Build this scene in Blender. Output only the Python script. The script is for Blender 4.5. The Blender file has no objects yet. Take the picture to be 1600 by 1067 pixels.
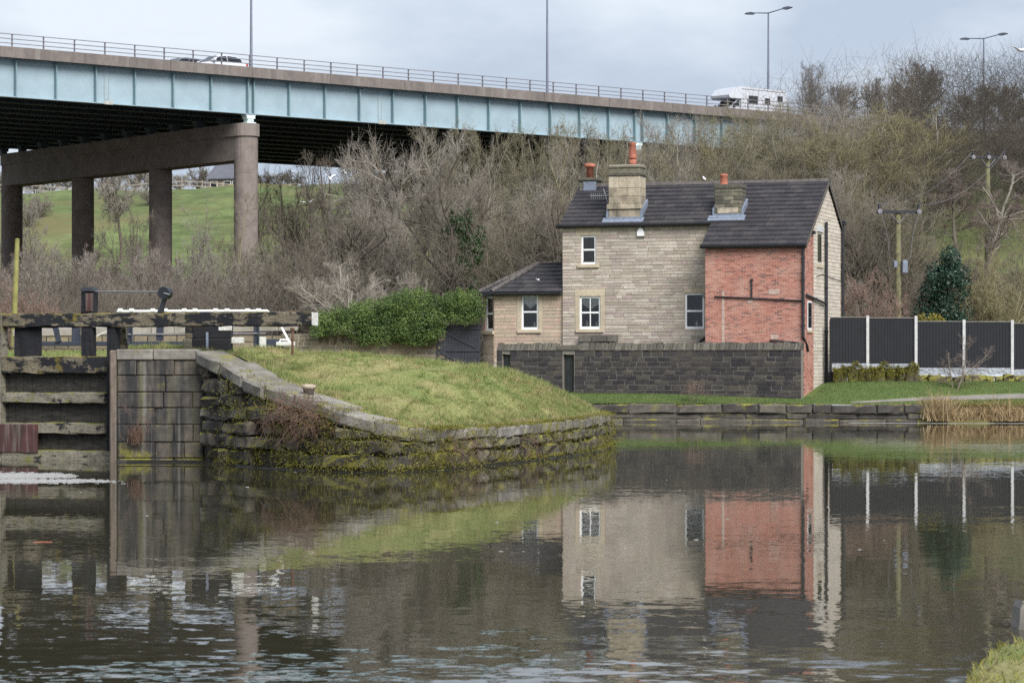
import bpy, math, random
import numpy as np
from mathutils import Vector, Matrix
R = math.radians
SC = bpy.context.scene
COL = SC.collection
# ------------------------------------------------------------------ camera, sky, sun, exposure
F, CX, HY, CAMH = 4000.0, 800.0, 562.0, 2.435      # focal length in photo pixels, centre column, horizon row, eye height above the water
cam = bpy.data.cameras.new('camera'); camo = bpy.data.objects.new('camera', cam); COL.objects.link(camo)
camo.location = (0, 0, CAMH); camo.rotation_euler = (R(90), 0, 0)
cam.sensor_width = 36; cam.lens = 36*F/1600; cam.shift_y = (HY-533.5)/1600
cam.clip_start = 1.0; cam.clip_end = 4000
cam.dof.use_dof = True; cam.dof.focus_distance = 85; cam.dof.aperture_fstop = 6.3
SC.camera = camo
SUN_EL, SUN_AZ = 42, 152        # azimuth: degrees clockwise from +Y (behind the camera, to the right)
w = bpy.data.worlds.new('World'); SC.world = w; w.use_nodes = True
def build_world():
    nt = w.node_tree; nt.nodes.clear(); N = nt.nodes.new; L = nt.links.new
    out = N('ShaderNodeOutputWorld'); bg = N('ShaderNodeBackground')
    sky = N('ShaderNodeTexSky'); sky.sky_type = 'NISHITA'; sky.sun_disc = False
    sky.sun_elevation = R(SUN_EL); sky.sun_rotation = R(SUN_AZ); sky.dust_density = 3; sky.air_density = 1.2
    tc = N('ShaderNodeTexCoord'); mp = N('ShaderNodeMapping'); mp.inputs['Scale'].default_value = (1, 1, 2.6)
    L(tc.outputs['Generated'], mp.inputs['Vector'])
    n1 = N('ShaderNodeTexNoise'); n1.inputs['Scale'].default_value = 5.5; n1.inputs['Detail'].default_value = 6; n1.inputs['Roughness'].default_value = .52
    L(mp.outputs[0], n1.inputs['Vector'])
    cr = N('ShaderNodeValToRGB'); cr.color_ramp.elements[0].position = .38; cr.color_ramp.elements[1].position = .60
    cr.color_ramp.elements[0].color = (2.95, 3.42, 4.22, 1); cr.color_ramp.elements[1].color = (4.75, 5.12, 5.65, 1)
    L(n1.outputs['Fac'], cr.inputs['Fac'])
    mx = N('ShaderNodeMix'); mx.data_type = 'RGBA'; mx.inputs['Factor'].default_value = .9      # a closed cloud layer in front of the clear sky
    L(sky.outputs[0], mx.inputs['A']); L(cr.outputs[0], mx.inputs['B'])
    L(mx.outputs['Result'], bg.inputs['Color']); bg.inputs['Strength'].default_value = .05
    L(bg.outputs[0], out.inputs['Surface'])
build_world()
sun = bpy.data.lights.new('sun', 'SUN'); suno = bpy.data.objects.new('sun', sun); COL.objects.link(suno)
sun.energy = 1.5; sun.angle = R(36); sun.color = (1, .97, .93)
sd = Vector((math.sin(R(SUN_AZ))*math.cos(R(SUN_EL)), math.cos(R(SUN_AZ))*math.cos(R(SUN_EL)), math.sin(R(SUN_EL))))
suno.rotation_euler = (-sd).to_track_quat('-Z', 'Y').to_euler(); suno.location = (20, -20, 60)
vs = SC.view_settings; vs.view_transform = 'Standard'; vs.look = 'None'; vs.exposure = 1.86; vs.gamma = 1; vs.use_curve_mapping = False
SC.render.engine = 'CYCLES'; SC.cycles.use_denoising = False; SC.cycles.max_bounces = 6; SC.cycles.diffuse_bounces = 3; SC.cycles.glossy_bounces = 3
SC.cycles.caustics_reflective = False; SC.cycles.caustics_refractive = False

# ------------------------------------------------------------------ helpers
def PX(x, y, Y):                      # photo pixel at depth Y -> world point
    return Vector(((x-CX)/F*Y, Y, CAMH+(HY-y)/F*Y))
def WX(x, Y): return (x-CX)/F*Y
def WZ(y, Y): return CAMH+(HY-y)/F*Y
def link(o): COL.objects.link(o); return o
def tag(o, label=None, cat=None, group=None, kind=None):
    if label: o['label'] = label
    if cat: o['category'] = cat
    if group: o['group'] = group
    if kind: o['kind'] = kind
    return o
def empty(name, loc=(0, 0, 0), rz=0, label=None, cat=None, group=None):
    o = bpy.data.objects.new(name, None); o.empty_display_size = .3; link(o)
    o.location = loc; o.rotation_euler = (0, 0, rz)
    return tag(o, label, cat, group)
def mesh(name, V, Fc, mat, parent=None, smooth=False, loc=None):
    me = bpy.data.meshes.new(name)
    if isinstance(V, np.ndarray): V = V.tolist()
    if isinstance(Fc, np.ndarray): Fc = Fc.tolist()
    me.from_pydata(V, [], Fc)
    mats = mat if isinstance(mat, (list, tuple)) else [mat]
    for m in mats: me.materials.append(m)
    if smooth: me.polygons.foreach_set('use_smooth', [True]*len(me.polygons))
    me.update()
    o = bpy.data.objects.new(name, me); link(o)
    if parent is not None: o.parent = parent
    if loc is not None: o.location = loc
    return o
def share(src, parent=None, name=None, loc=None, rot=None, scale=None):
    o = src.copy(); link(o); o.parent = parent
    if loc is not None: o.location = loc
    if rot is not None: o.rotation_euler = rot
    if scale is not None: o.scale = scale
    return o
class MB:
    def __init__(s): s.v = []; s.f = []
    def add(s, V, Fc):
        b = len(s.v); s.v += [tuple(p) for p in V]; s.f += [tuple(i+b for i in f) for f in Fc]; return s
    def hexa(s, p):                   # 8 points: bottom ring 0-3, top ring 4-7
        return s.add(p, [(3, 2, 1, 0), (4, 5, 6, 7), (0, 1, 5, 4), (1, 2, 6, 5), (2, 3, 7, 6), (3, 0, 4, 7)])
    def box(s, x0, x1, y0, y1, z0, z1):
        return s.hexa([(x0, y0, z0), (x1, y0, z0), (x1, y1, z0), (x0, y1, z0), (x0, y0, z1), (x1, y0, z1), (x1, y1, z1), (x0, y1, z1)])
    def bbox(s, x0, x1, y0, y1, z0, z1, b=.01):   # box with chamfered edges
        X = (x0, x0+b, x1-b, x1); Y = (y0, y0+b, y1-b, y1); Z = (z0, z0+b, z1-b, z1)
        V = []; id = {}
        def g(i, j, k):
            key = (i, j, k)
            if key not in id: id[key] = len(V); V.append((X[i], Y[j], Z[k]))
            return id[key]
        Fc = []
        # faces
        for k, kk in ((0, 0), (3, 1)):
            q = [g(1, 1, k), g(2, 1, k), g(2, 2, k), g(1, 2, k)]; Fc.append(tuple(q if kk else q[::-1]))
            q = [g(1, k, 1), g(2, k, 1), g(2, k, 2), g(1, k, 2)]; Fc.append(tuple(q[::-1] if kk else q))
            q = [g(k, 1, 1), g(k, 2, 1), g(k, 2, 2), g(k, 1, 2)]; Fc.append(tuple(q if kk else q[::-1]))
        e = {0: 1, 3: 2}
        for a in (0, 3):
            for c in (0, 3):
                Fc.append((g(1, a, e[c]), g(2, a, e[c]), g(2, e[a], c), g(1, e[a], c)))
                Fc.append((g(a, 1, e[c]), g(a, 2, e[c]), g(e[a], 2, c), g(e[a], 1, c)))
                Fc.append((g(a, e[c], 1), g(a, e[c], 2), g(e[a], c, 2), g(e[a], c, 1)))
                for d in (0, 3): Fc.append((g(a, e[c], e[d]), g(e[a], c, e[d]), g(e[a], e[c], d)))
        return s.add(V, Fc)
    def bar(s, p, q, wd, ht, up=(0, 0, 1)):        # rectangular bar from p to q
        p = Vector(p); q = Vector(q); d = (q-p).normalized(); u = Vector(up)
        sd_ = d.cross(u)
        if sd_.length < 1e-5: sd_ = d.cross(Vector((0, 1, 0)))
        sd_.normalize(); u = sd_.cross(d).normalized()
        a = sd_*wd/2; b = u*ht/2
        return s.hexa([p-a-b, p+a-b, q+a-b, q-a-b, p-a+b, p+a+b, q+a+b, q-a+b])
    def tube(s, pts, rad, n=8, cap=True):
        pts = [Vector(p) for p in pts]; rad = rad if isinstance(rad, (list, tuple)) else [rad]*len(pts)
        rings = []; V = []; prev = None
        for i, p in enumerate(pts):
            d = (pts[min(i+1, len(pts)-1)]-pts[max(i-1, 0)]).normalized()
            ref = Vector((0, 0, 1)) if abs(d.z) < .9 else Vector((1, 0, 0))
            if prev is not None: a = (prev-d*prev.dot(d)).normalized()
            else: a = d.cross(ref).normalized()
            prev = a; b = d.cross(a)
            rings.append(range(len(V), len(V)+n))
            for k in range(n):
                t = 2*math.pi*k/n; V.append(p+a*math.cos(t)*rad[i]+b*math.sin(t)*rad[i])
        Fc = []
        for r0, r1 in zip(rings, rings[1:]):
            for k in range(n): Fc.append((r0[k], r0[(k+1) % n], r1[(k+1) % n], r1[k]))
        if cap: Fc.append(tuple(reversed(rings[0]))); Fc.append(tuple(rings[-1]))
        return s.add(V, Fc)
    def lathe(s, prof, c=(0, 0, 0), n=16):          # prof: (r, z)
        V = []; Fc = []
        for r, z in prof:
            for k in range(n):
                t = 2*math.pi*k/n; V.append((c[0]+r*math.cos(t), c[1]+r*math.sin(t), c[2]+z))
        for i in range(len(prof)-1):
            for k in range(n): Fc.append((i*n+k, i*n+(k+1) % n, (i+1)*n+(k+1) % n, (i+1)*n+k))
        Fc.append(tuple(range(n-1, -1, -1))); Fc.append(tuple((len(prof)-1)*n+k for k in range(n)))
        return s.add(V, Fc)
    def prism(s, poly, ax, a0, a1):                 # 2D polygon extruded along axis ax ('x','y','z')
        n = len(poly)
        def mk(p, t):
            return {'x': (t, p[0], p[1]), 'y': (p[0], t, p[1]), 'z': (p[0], p[1], t)}[ax]
        V = [mk(p, a0) for p in poly]+[mk(p, a1) for p in poly]
        Fc = [tuple(range(n)), tuple(range(2*n-1, n-1, -1))]
        for k in range(n): Fc.append((k, n+k, n+(k+1) % n, (k+1) % n))
        return s.add(V, Fc)
    def build(s, name, mat, parent=None, smooth=False, loc=None):
        o = mesh(name, s.v, s.f, mat, parent, smooth, loc)
        import bmesh as _b
        bm = _b.new(); bm.from_mesh(o.data); _b.ops.recalc_face_normals(bm, faces=bm.faces); bm.to_mesh(o.data); bm.free()
        return o

def stone_geo(c00, c10, c11, c01, n, depth, ch=.012, rough=.0, rnd=random, us=None, vs_=None):
    """a dressed or rough block: front corners (lower-left, lower-right, upper-right, upper-left), outward normal n"""
    c00, c10, c11, c01, n = map(Vector, (c00, c10, c11, c01, n))
    wd = max((c10-c00).length, 1e-4); ht = max((c01-c00).length, 1e-4)
    cu = min(.45, ch/wd); cv = min(.45, ch/ht)
    us = us or [0, cu, 1-cu, 1]; vs_ = vs_ or [0, cv, 1-cv, 1]
    nu, nv = len(us), len(vs_); V = []; Fc = []
    def bil(u, v): return (c00*(1-u)+c10*u)*(1-v)+(c01*(1-u)+c11*u)*v
    for j, v in enumerate(vs_):
        for i, u in enumerate(us):
            edge = i in (0, nu-1) or j in (0, nv-1)
            d = (-ch if edge else 0)+rough*(rnd.random()-.5)*(.6 if edge else 1.3)
            p = bil(u, v)+n*d
            if rough: p += Vector((rnd.uniform(-1, 1), rnd.uniform(-1, 1), rnd.uniform(-1, 1)))*rough*.28
            V.append(p)
    def ix(i, j): return j*nu+i
    for j in range(nv-1):
        for i in range(nu-1): Fc.append((ix(i, j), ix(i+1, j), ix(i+1, j+1), ix(i, j+1)))
    per = [ix(i, 0) for i in range(nu)]+[ix(nu-1, j) for j in range(1, nv)]+[ix(i, nv-1) for i in range(nu-2, -1, -1)]+[ix(0, j) for j in range(nv-2, 0, -1)]
    b = len(V)
    for k in per: V.append(V[k]-n*(depth-ch))
    m = len(per)
    for k in range(m): Fc.append((per[(k+1) % m], per[k], b+k, b+(k+1) % m))
    return V, Fc
def masonry(parent, name, mat, o, e1, n, rows, free, lrange, joint, depth, prot=.012, ch=.008, rough=0., seed=1, limit=300, e2=(0, 0, 1), stuff=None, big_first=True):
    """courses of stones on a wall plane; rows = [(z0,z1)..], free(z0,z1) -> list of (a,b) intervals along e1"""
    rnd = random.Random(seed); o = Vector(o); e1 = Vector(e1).normalized(); e2 = Vector(e2).normalized(); n = Vector(n).normalized(); out = []
    for (z0, z1) in rows:
        for (a, b) in free(z0, z1):
            t = a
            while t < b-.02:
                ln = rnd.uniform(*lrange)
                if rnd.random() < .18: ln *= 1.5
                if b-(t+ln) < lrange[0]*.6: ln = b-t
                p = n*rnd.uniform(.012, .012+prot); j = joint/2
                g = [rnd.uniform(-.12, .12)*joint for _ in range(4)]
                q = [o+e1*(t+j+g[0])+e2*(z0+j)+p, o+e1*(t+ln-j+g[1])+e2*(z0+j)+p, o+e1*(t+ln-j+g[2])+e2*(z1-j)+p, o+e1*(t+j+g[3])+e2*(z1-j)+p]
                out.append((ln*(z1-z0), stone_geo(*q, n, depth, ch, rough, rnd)))
                t += ln
    if big_first: out.sort(key=lambda s: -s[0])
    for k, (_, (V, Fc)) in enumerate(out[:limit]): mesh(name, V, Fc, mat, parent)
    if out[limit:]:
        mb = MB()
        for _, (V, Fc) in out[limit:]: mb.add(V, Fc)
        r = mesh(stuff or name+'_field', mb.v, mb.f, mat, parent); r['kind'] = 'stuff'
    return len(out)
def rows_of(z0, z1, h, seed=0, jit=.12):
    rnd = random.Random(seed); out = []; z = z0
    while z < z1-1e-6:
        hh = h*rnd.uniform(1-jit, 1+jit)
        if z1-(z+hh) < h*.5: hh = z1-z
        out.append((z, z+hh)); z += hh
    return out
def cut(span, holes):                 # free(z0,z1) for a rectangular wall with rectangular openings (a,b,z0,z1)
    def fr(z0, z1):
        iv = [span] if not callable(span) else [span(z0, z1)]
        for (a, b, h0, h1) in holes:
            if h1 <= z0+.02 or h0 >= z1-.02: continue
            nv = []
            for (s, e) in iv:
                if b <= s or a >= e: nv.append((s, e)); continue
                if a-s > .03: nv.append((s, a))
                if e-b > .03: nv.append((b, e))
            iv = nv
        return iv
    return fr

# ------------------------------------------------------------------ materials
def new_mat(name):
    m = bpy.data.materials.new(name); m.use_nodes = True; nt = m.node_tree; nt.nodes.clear()
    out = nt.nodes.new('ShaderNodeOutputMaterial'); b = nt.nodes.new('ShaderNodeBsdfPrincipled'); nt.links.new(b.outputs[0], out.inputs[0])
    return m, nt, b
class G:
    """tiny node helper"""
    def __init__(s, nt): s.nt = nt; s.geo = s.n('ShaderNodeNewGeometry'); s.oi = s.n('ShaderNodeObjectInfo')
    def n(s, t): return s.nt.nodes.new(t)
    def l(s, a, b): s.nt.links.new(a, b)
    def put(s, sock, v):
        if hasattr(v, 'is_output'): s.l(v, sock)
        else: sock.default_value = v
    def math(s, op, a, b=0., c=None):
        m = s.n('ShaderNodeMath'); m.operation = op; s.put(m.inputs[0], a); s.put(m.inputs[1], b)
        if c is not None: s.put(m.inputs[2], c)
        return m.outputs[0]
    def rnd(s):                       # one random value for each loose piece and each object
        return s.math('FRACT', s.math('ADD', s.oi.outputs['Random'], s.geo.outputs['Random Per Island']))
    def noise(s, scale, detail=3, rough=.55, vec=None, stretch=None, color=False):
        t = s.n('ShaderNodeTexNoise'); t.inputs['Scale'].default_value = scale; t.inputs['Detail'].default_value = detail; t.inputs['Roughness'].default_value = rough
        v = vec or s.geo.outputs['Position']
        if stretch:
            m = s.n('ShaderNodeMapping'); m.inputs['Scale'].default_value = stretch; s.l(v, m.inputs['Vector']); v = m.outputs[0]
        s.l(v, t.inputs['Vector']); return t.outputs['Color' if color else 'Fac']
    def ramp(s, f, stops, interp='LINEAR'):
        r = s.n('ShaderNodeValToRGB'); r.color_ramp.interpolation = interp; e = r.color_ramp.elements
        while len(e) < len(stops): e.new(.5)
        for k, (p, c) in enumerate(stops): e[k].position = p; e[k].color = (c[0], c[1], c[2], 1) if isinstance(c, (tuple, list)) else (c, c, c, 1)
        s.put(r.inputs[0], f); return r.outputs[0]
    def step(s, f, a, b): return s.ramp(f, [(a, 0.), (b, 1.)])
    def mix(s, f, a, b, mode='MIX'):
        m = s.n('ShaderNodeMix'); m.data_type = 'RGBA'; m.blend_type = mode
        s.put(m.inputs['Factor'], f)
        for k, v in (('A', a), ('B', b)):
            if not hasattr(v, 'is_output') and len(v) == 3: v = (*v, 1)
            s.put(m.inputs[k], v)
        return m.outputs['Result']
    def sep(s, v):
        x = s.n('ShaderNodeSeparateXYZ'); s.l(v, x.inputs[0]); return x.outputs
    def bump(s, h, dist=.01, strength=.6):
        b = s.n('ShaderNodeBump'); b.inputs['Distance'].default_value = dist; b.inputs['Strength'].default_value = strength; s.l(h, b.inputs['Height']); return b.outputs[0]
def simple(name, col, rough=.6, var=.25, nscale=6, metal=0., bump=0., island=0., spec=.5):
    m, nt, b = new_mat(name); g = G(nt); nz = g.noise(nscale, 4, .6)
    dark = tuple(c*(1-var) for c in col); lite = tuple(min(1, c*(1+var)) for c in col)
    c = g.ramp(nz, [(.3, dark), (.7, lite)])
    if island:
        v = g.math('MULTIPLY_ADD', g.rnd(), 2*island, 1-island); cc = g.n('ShaderNodeCombineColor')
        for k in range(3): g.l(v, cc.inputs[k])
        c = g.mix(1., c, cc.outputs[0], 'MULTIPLY')
    g.l(c, b.inputs['Base Color']); b.inputs['Roughness'].default_value = rough; b.inputs['Metallic'].default_value = metal
    b.inputs['Specular IOR Level'].default_value = spec
    if bump: g.l(g.bump(g.noise(nscale*5, 4), bump), b.inputs['Normal'])
    return m
def stone_mat(name, pal, grain=.22, stain=None, stain_amt=.5, moss=None, moss_lo=.55, moss_hi=.7, up=.25, low=None, streak=None, bump=.006, rough=.9, nscale=9):
    m, nt, b = new_mat(name); g = G(nt)
    k = len(pal); c = g.ramp(g.rnd(), [(i/max(1, k-1)*.98, p) for i, p in enumerate(pal)], 'CONSTANT' if k > 3 else 'LINEAR')
    nz = g.noise(nscale, 5, .62)
    c = g.mix(1., c, g.ramp(nz, [(.28, 1-grain), (.72, 1+grain)]), 'MULTIPLY')
    if stain is not None:
        f = g.step(g.noise(1.3, 4, .6), .45, .7)
        if streak: f = g.step(g.noise(1., 5, .65, stretch=streak), .40, .60)
        c = g.mix(g.math('MULTIPLY', f, stain_amt), c, stain)
    if streak:
        f2 = g.step(g.noise(1., 3, .6, stretch=(streak[0]*2.3, streak[1]*2.3, streak[2]*.7)), .55, .72)
        c = g.mix(g.math('MULTIPLY', f2, .45), c, (.26, .25, .225))
        if moss is not None:
            f3 = g.step(g.noise(1., 4, .6, stretch=(streak[0]*1.4+.1, streak[1]*1.4, streak[2]*.5)), .56, .70); c = g.mix(g.math('MULTIPLY', f3, .6), c, (.105, .105, .038))
    if moss is not None:
        nzv = g.sep(g.geo.outputs['Normal'])[2]
        s = g.math('ADD', g.noise(1.7, 5, .65), g.math('MULTIPLY', nzv, up))
        if low is not None:           # more growth near the waterline: low = (z, amount)
            zz = g.sep(g.geo.outputs['Position'])[2]
            s = g.math('ADD', s, g.math('MULTIPLY', g.math('SUBTRACT', 1., g.math('MINIMUM', g.math('DIVIDE', g.math('ABSOLUTE', zz), low[0]), 1.)), low[1]))
        f = g.step(s, moss_lo, moss_hi)
        mc = g.ramp(g.noise(14, 3), [(.3, tuple(x*.55 for x in moss)), (.7, tuple(x*1.3 for x in moss))])
        c = g.mix(f, c, mc)
    g.l(c, b.inputs['Base Color']); b.inputs['Roughness'].default_value = rough; b.inputs['Specular IOR Level'].default_value = .3
    if bump: g.l(g.bump(g.noise(nscale*3, 5, .65), bump, .8), b.inputs['Normal'])
    return m
def leaf_mat(name, cols, rough=.5, trans=.25, big=.5):
    m, nt, b = new_mat(name); g = G(nt)
    f = g.math('ADD', g.math('MULTIPLY', g.rnd(), .5), g.math('MULTIPLY_ADD', g.noise(big, 4, .6), 1.0, -.2))
    c = g.ramp(f, [(.15+.7*i/(len(cols)-1), x) for i, x in enumerate(cols)])
    g.l(c, b.inputs['Base Color']); b.inputs['Roughness'].default_value = rough; b.inputs['Specular IOR Level'].default_value = .35
    if trans:
        tr = g.n('ShaderNodeBsdfTranslucent'); g.l(c, tr.inputs[0]); mx = g.n('ShaderNodeMixShader'); mx.inputs[0].default_value = trans
        g.l(b.outputs[0], mx.inputs[1]); g.l(tr.outputs[0], mx.inputs[2])
        out = [n for n in nt.nodes if n.type == 'OUTPUT_MATERIAL'][0]; g.l(mx.outputs[0], out.inputs[0])
    return m
def glass_mat(name, col=(.012, .014, .018), rough=.06):
    m, nt, b = new_mat(name); b.inputs['Base Color'].default_value = (*col, 1); b.inputs['Roughness'].default_value = rough; b.inputs['IOR'].default_value = 1.5
    return m
MOSS = (.20, .19, .035)
M = {}
M['white_paint'] = simple('white_paint', (.78, .79, .80), .45, .05)
M['white_worn'] = simple('white_worn', (.50, .50, .47), .7, .3, 14)
M['black_paint'] = simple('black_paint', (.014, .016, .022), .42, .3, 5)
M['black_metal'] = simple('black_metal', (.016, .017, .022), .4, .25, 8)
M['glass'] = glass_mat('glass')
M['curtain'] = simple('curtain', (.42, .44, .43), .9, .15, 20)
M['lead'] = simple('lead', (.17, .20, .26), .5, .25, 7)
M['terracotta'] = simple('terracotta', (.33, .115, .075), .8, .3, 9)
M['rust'] = simple('rust', (.12, .06, .04), .85, .4, 12)
M['mortar'] = simple('mortar', (.40, .365, .31), .95, .15, 12)
M['mortar_pink'] = simple('mortar_pink', (.56, .45, .39), .95, .12, 12)
M['mortar_dark'] = simple('mortar_dark', (.13, .12, .105), .95, .2, 12)
M['house_stone'] = stone_mat('house_stone', [(.39, .34, .28), (.44, .39, .33), (.36, .315, .265), (.48, .435, .375), (.40, .335, .295), (.45, .405, .35), (.33, .285, .24), (.42, .37, .31), (.36, .29, .27), (.48, .43, .365)], .2, (.25, .235, .20), .5, bump=.006, nscale=14)
M['ashlar'] = stone_mat('ashlar', [(.47, .40, .29), (.42, .36, .27), (.50, .43, .32)], .15, (.28, .24, .18), .45, nscale=7)
M['gable_stone'] = stone_mat('gable_stone', [(.50, .45, .38), (.54, .49, .42), (.46, .41, .35), (.52, .46, .40)], .12, (.36, .33, .29), .3, nscale=14)
M['pink_stone'] = stone_mat('pink_stone', [(.45, .34, .265), (.40, .33, .25), (.48, .38, .29), (.42, .31, .25), (.37, .31, .24)], .16, (.27, .25, .21), .3, nscale=14)
M['brick'] = stone_mat('brick', [(.33, .125, .092), (.38, .155, .112), (.27, .098, .074), (.41, .18, .132), (.35, .135, .098), (.19, .085, .072), (.37, .142, .103), (.41, .205, .16)], .18, (.43, .28, .225), .5, nscale=16, bump=.004)
M['dark_stone'] = stone_mat('dark_stone', [(.036, .032, .036), (.047, .042, .044), (.030, .028, .032), (.062, .056, .050), (.038, .035, .038), (.05, .046, .048)], .3, (.10, .09, .07), .3, nscale=10)
M['coping_stone'] = stone_mat('coping_stone', [(.125, .116, .098), (.155, .142, .12), (.097, .09, .078), (.14, .13, .113)], .3, (.06, .056, .05), .55, nscale=10)
M['mortar_wall'] = simple('mortar_wall', (.17, .158, .14), .95, .25, 12)
M['tile'] = stone_mat('tile', [(.031, .029, .033), (.037, .034, .038), (.027, .026, .030), (.045, .041, .043), (.033, .030, .034), (.039, .036, .041)], .25, (.07, .066, .062), .22, nscale=6, rough=.62, bump=.002)
M['chimney_stone'] = stone_mat('chimney_stone', [(.38, .33, .25), (.44, .385, .30), (.34, .29, .22), (.41, .355, .27)], .25, (.07, .063, .052), .75, nscale=5)
M['chimney_dark'] = stone_mat('chimney_dark', [(.15, .14, .105), (.23, .21, .16), (.10, .095, .075), (.19, .17, .125)], .3, (.05, .048, .04), .6, nscale=7)
M['lock_stone'] = stone_mat('lock_stone', [(.105, .092, .072), (.12, .104, .084), (.092, .086, .072), (.112, .096, .08), (.096, .09, .077)], .32, (.018, .020, .025), .85, MOSS, .64, .82, .08, (.55, .24), streak=(3.2, 3.2, .35), nscale=7)
M['quay_stone'] = stone_mat('quay_stone', [(.125, .11, .09), (.16, .138, .11), (.096, .088, .075), (.137, .123, .105)], .3, (.024, .024, .026), .8, MOSS, .60, .74, .20, (.5, .16), streak=(2.2, 2.2, .5), nscale=6, bump=.012)
M['quay_coping'] = stone_mat('quay_coping', [(.19, .178, .155), (.235, .218, .195), (.155, .146, .13), (.21, .197, .178)], .3, (.07, .064, .052), .55, MOSS, .56, .68, .02, nscale=6, bump=.01)
M['bank_stone'] = stone_mat('bank_stone', [(.085, .078, .068), (.11, .10, .085), (.065, .06, .055), (.10, .092, .08)], .3, (.03, .028, .026), .55, MOSS, .62, .78, .2, nscale=6, bump=.012)
M['wet_stone'] = simple('wet_stone', (.016, .015, .012), .35, .4, 4)
M['old_wall'] = stone_mat('old_wall', [(.16, .135, .10), (.20, .165, .12), (.13, .115, .09), (.18, .15, .105), (.21, .18, .12)], .22, (.09, .085, .06), .45, nscale=8)
M['concrete'] = stone_mat('concrete', [(.175, .152, .142), (.175, .152, .142)], .2, (.10, .088, .08), .5, streak=(.8, .8, .12), nscale=3, bump=.003)
M['pier_concrete'] = stone_mat('pier_concrete', [(.215, .182, .165), (.215, .182, .165)], .16, (.125, .10, .09), .6, nscale=2.2, bump=.004)
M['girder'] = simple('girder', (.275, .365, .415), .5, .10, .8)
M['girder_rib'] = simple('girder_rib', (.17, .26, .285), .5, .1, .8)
M['girder_shade'] = simple('girder_shade', (.075, .09, .10), .7, .25, .8)  # girder steel with the shade under the deck put into its colour
M['soffit'] = simple('soffit', (.06, .065, .065), .8, .25, .6)
M['rail_steel'] = simple('rail_steel', (.19, .185, .205), .5, .2, 3, .3)
M['lamp_steel'] = simple('lamp_steel', (.16, .18, .23), .5, .15, 2, .3)
M['asphalt'] = simple('asphalt', (.05, .05, .052), .9, .15, 4)
M['car_white'] = simple('car_white', (.48, .50, .54), .22, .02)
M['car_dark'] = simple('car_dark', (.11, .13, .155), .25, .05)
M['tyre'] = simple('tyre', (.015, .015, .015), .8, .1)
M['alloy'] = simple('alloy', (.45, .46, .48), .35, .1, 5, .6)
M['red_lens'] = simple('red_lens', (.35, .02, .015), .25, .05)
M['clear_lens'] = simple('clear_lens', (.6, .62, .65), .15, .05)
M['feather'] = simple('feather', (.80, .80, .80), .7, .06)
M['feather_grey'] = simple('feather_grey', (.42, .44, .48), .7, .1)
M['pole_wood'] = simple('pole_wood', (.17, .165, .085), .85, .3, 5, bump=.004)
M['post_concrete'] = simple('post_concrete', (.46, .465, .47), .85, .2, 9)
M['gravel_board'] = simple('gravel_board', (.30, .325, .365), .85, .2, 12, bump=.01)
# ------------------------------------------------------------------ water
def build_water():
    m, nt, b = new_mat('canal_water'); g = G(nt)
    b.inputs['Base Color'].default_value = (.036, .034, .022, 1); b.inputs['Roughness'].default_value = .015; b.inputs['IOR'].default_value = 1.333
    pos = g.geo.outputs['Position']; xyz = g.sep(pos)
    # wind: a breeze ruffles the open water towards the near bank, the water by the lock lies in the lee
    near = g.math('SUBTRACT', 1., g.ramp(g.math('MULTIPLY', xyz[1], .01), [(.19, 0.), (.212, .5), (.245, .86), (.31, .965), (.42, 1.)]))
    gust = g.step(g.noise(.16, 3, .6, stretch=(.45, 1.6, 1)), .36, .66)
    left = g.step(g.math('MULTIPLY_ADD', xyz[0], -.05, .5), .42, .9)
    chop = g.math('MULTIPLY', near, g.math('MULTIPLY_ADD', gust, .75, .35))
    chop = g.math('MULTIPLY', chop, g.math('MULTIPLY_ADD', left, .3, .85))
    calm = g.math('MULTIPLY_ADD', g.step(g.noise(.11, 2, .5, stretch=(.4, 1.8, 1)), .35, .7), .75, .35)
    def field(scale, st=(1, 1, 1), detail=1):
        c = g.noise(scale, detail, .5, stretch=st, color=True); v = g.n('ShaderNodeVectorMath'); v.operation = 'SUBTRACT'; g.l(c, v.inputs[0]); v.inputs[1].default_value = (.5, .5, .5); return v.outputs[0]
    def scl(v, f):
        n = g.n('ShaderNodeVectorMath'); n.operation = 'SCALE'; g.l(v, n.inputs[0]); g.put(n.inputs['Scale'], f); return n.outputs[0]
    def add(a, c):
        n = g.n('ShaderNodeVectorMath'); n.operation = 'ADD'; g.l(a, n.inputs[0]); g.l(c, n.inputs[1]); return n.outputs[0]
    s = scl(field(2.2, (.7, 1.25, 1)), g.math('MULTIPLY', chop, .14))
    s = add(s, scl(field(7., (.7, 1.3, 1)), g.math('MULTIPLY', chop, .10)))
    s = add(s, scl(field(1.1, (.6, 1.5, 1)), g.math('MULTIPLY', calm, .012)))
    s = add(s, scl(field(9., (.8, 1.2, 1), 2), g.math('MULTIPLY', calm, .027)))
    mk = g.n('ShaderNodeVectorMath'); mk.operation = 'MULTIPLY'; g.l(s, mk.inputs[0]); mk.inputs[1].default_value = (1, 1, 0)
    up = g.n('ShaderNodeVectorMath'); up.operation = 'ADD'; g.l(mk.outputs[0], up.inputs[0]); up.inputs[1].default_value = (0, 0, 1)
    no = g.n('ShaderNodeVectorMath'); no.operation = 'NORMALIZE'; g.l(up.outputs[0], no.inputs[0])
    g.l(no.outputs[0], b.inputs['Normal'])
    o = mesh('canal_water', [(-70, -40, 0), (70, -40, 0), (70, 112, 0), (-70, 112, 0)], [(0, 1, 2, 3)], m)
    tag(o, 'dark rippled canal water reflecting the house and the viaduct', kind='structure')
build_water()

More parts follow.
